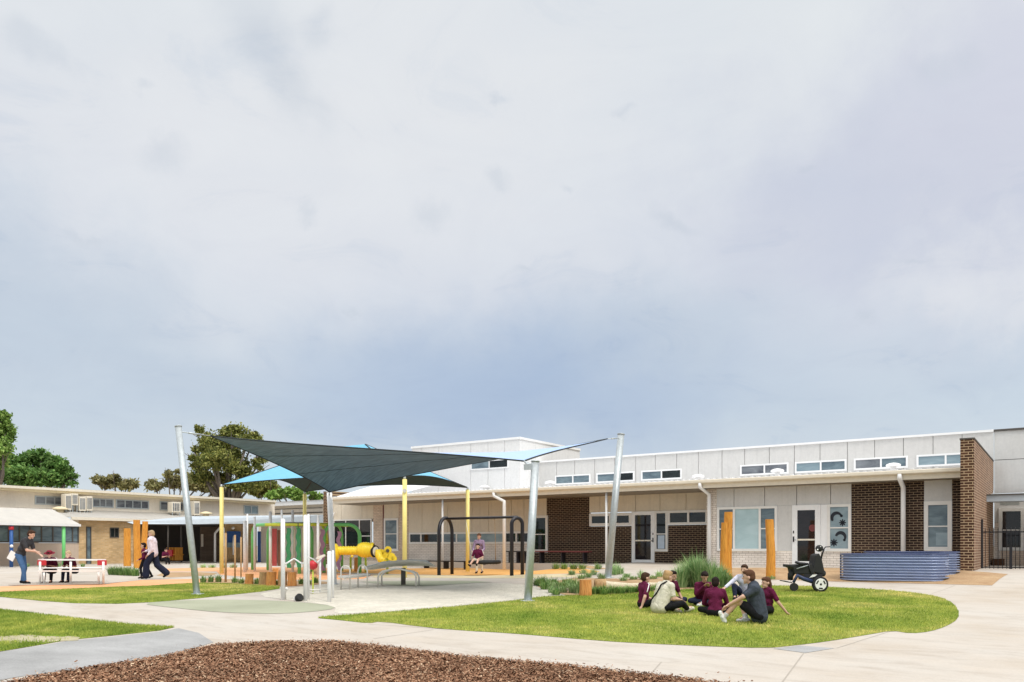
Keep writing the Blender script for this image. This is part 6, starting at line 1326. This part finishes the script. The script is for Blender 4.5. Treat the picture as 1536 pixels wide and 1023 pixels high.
# left group
J = dict(pel=(0,.10,.90), chest=(0,-.08,1.25), head=(0,-.25,1.50), kL=(.1,.02,.48), aL=(.1,.1,.09), kR=(-.12,-.08,.48), aR=(-.12,-.12,.09), fL=(0,-.16,-.02), fR=(0,-.16,-.02), eL=(.20,-.20,1.01), wL=(.16,-.40,.90), eR=(-.2,-.24,1.02), wR=(-.14,-.47,.99), look=(.1,-1,-.35))
def paper(t, j, s, S): MB().obox(j['pel']+S((-.17,.14,-.05)), .02, .22, .28, Matrix.Rotation(R(30), 3, 'X')).build('paper', M['white'], t, world=False)
person(35, 876, 88, 1.04, J, 'man in a charcoal shirt and blue jeans bending over the picnic table', 'charcoal', 'jeans', 'brown', extra=paper)
bench_z = None
def sit(lean=.1): return dict(pel=(0,.1,.50), chest=(0,.06-lean,.84), head=(0,.0-lean*1.3,1.10), kL=(.12,-.30,.50), aL=(.12,-.34,.12), kR=(-.12,-.30,.50), aR=(-.12,-.34,.12), fL=(0,-.14,-.02), fR=(0,-.14,-.02), eL=(.25,-.1,.62), wL=(.12,-.3,.68), eR=(-.25,-.1,.62), wR=(-.12,-.3,.68), look=(0,-1,-.3))
person(76, 0, 12, .86, sit(), 'child in a maroon broad hat sitting at the picnic table', 'maroon', 'black', 'dark', hat='hat', shoe='brownboot', pos=W(76, 875.5, D_+.35)*1, stripe=True)
person(107, 0, -12, .86, sit(.15), 'fair haired child in maroon sitting in the middle of the picnic table', 'maroon', 'navy', 'fair', pos=W(108, 875.2, D_+.5)*1)
J = dict(pel=(0,.02,.92), chest=(0,-.02,1.30), head=(0,-.05,1.60), kL=(.1,-.18,.52), aL=(.1,-.20,.10), kR=(-.1,.12,.50), aR=(-.1,.46,.20), fL=(0,-.16,-.02), fR=(0,-.12,-.09), eL=(.24,.04,1.04), wL=(.22,-.10,.86), eR=(-.22,-.1,1.05), wR=(-.16,-.30,.98), look=(0,-1,-.15))
person(229, 868.5, -82, 1.0, J, 'man in a pale pink shirt and wide dark trousers walking left past the timber posts', 'pinkwhite', 'navy', 'fair', legs='wide', sleeves='long', shoe='shoe', bulk=1.3)
J = dict(pel=(0,.0,.92), chest=(0,-.02,1.30), head=(0,-.06,1.60), kL=(.1,-.16,.52), aL=(.1,-.10,.10), kR=(-.1,.10,.50), aR=(-.1,.30,.14), fL=(0,-.16,-.02), fR=(0,-.14,-.06), eL=(.24,.04,1.04), wL=(.22,-.20,.92), eR=(-.22,.06,1.05), wR=(-.20,-.10,.86))
person(217, 868, -85, .74, J, 'child in maroon and black just in front of the walking man', 'maroon', 'black', 'dark', sleeves='long')
person(247, 0, 60, .80, sit(), 'child in a maroon top sitting in the dark covered area', 'maroon', 'black', 'dark', pos=W(247, 849, 45))
# swing pair
J = dict(pel=(0,.05,.92), chest=(0,-.02,1.30), head=(0,-.07,1.60), kL=(.1,.0,.50), aL=(.1,.1,.09), kR=(-.1,.0,.5), aR=(-.1,-.1,.09), fL=(0,-.16,-.02), fR=(0,-.16,-.02), eL=(.24,-.12,1.05), wL=(.2,-.38,.96), eR=(-.24,-.12,1.05), wR=(-.2,-.38,.96), look=(-.2,-1,-.3))
person(719, 860, -10, .97, J, 'adult in a plaid shirt standing behind the basket swing', 'check', 'cream', 'auburn', sleeves='long', skin='skin')
s_pos = bk-UP*.03-FWD*.25-RIGHT*.25
J = dict(pel=(0,.02,.12), chest=(0,-.02,.47), head=(0,-.04,.76), kL=(.12,-.40,.14), aL=(.16,-.72,-.04), kR=(-.12,-.38,.14), aR=(-.18,-.68,-.08), fL=(.02,-.13,.05), fR=(-.02,-.13,.05), eL=(.26,-.08,.26), wL=(.16,-.3,.22), eR=(-.26,-.08,.26), wR=(-.3,-.05,.1))
person(0, 0, -15, .84, J, 'dark haired child in maroon riding on the basket swing', 'maroon', 'cream', 'dark', pos=s_pos, legs='short', stripe=True)
bake()
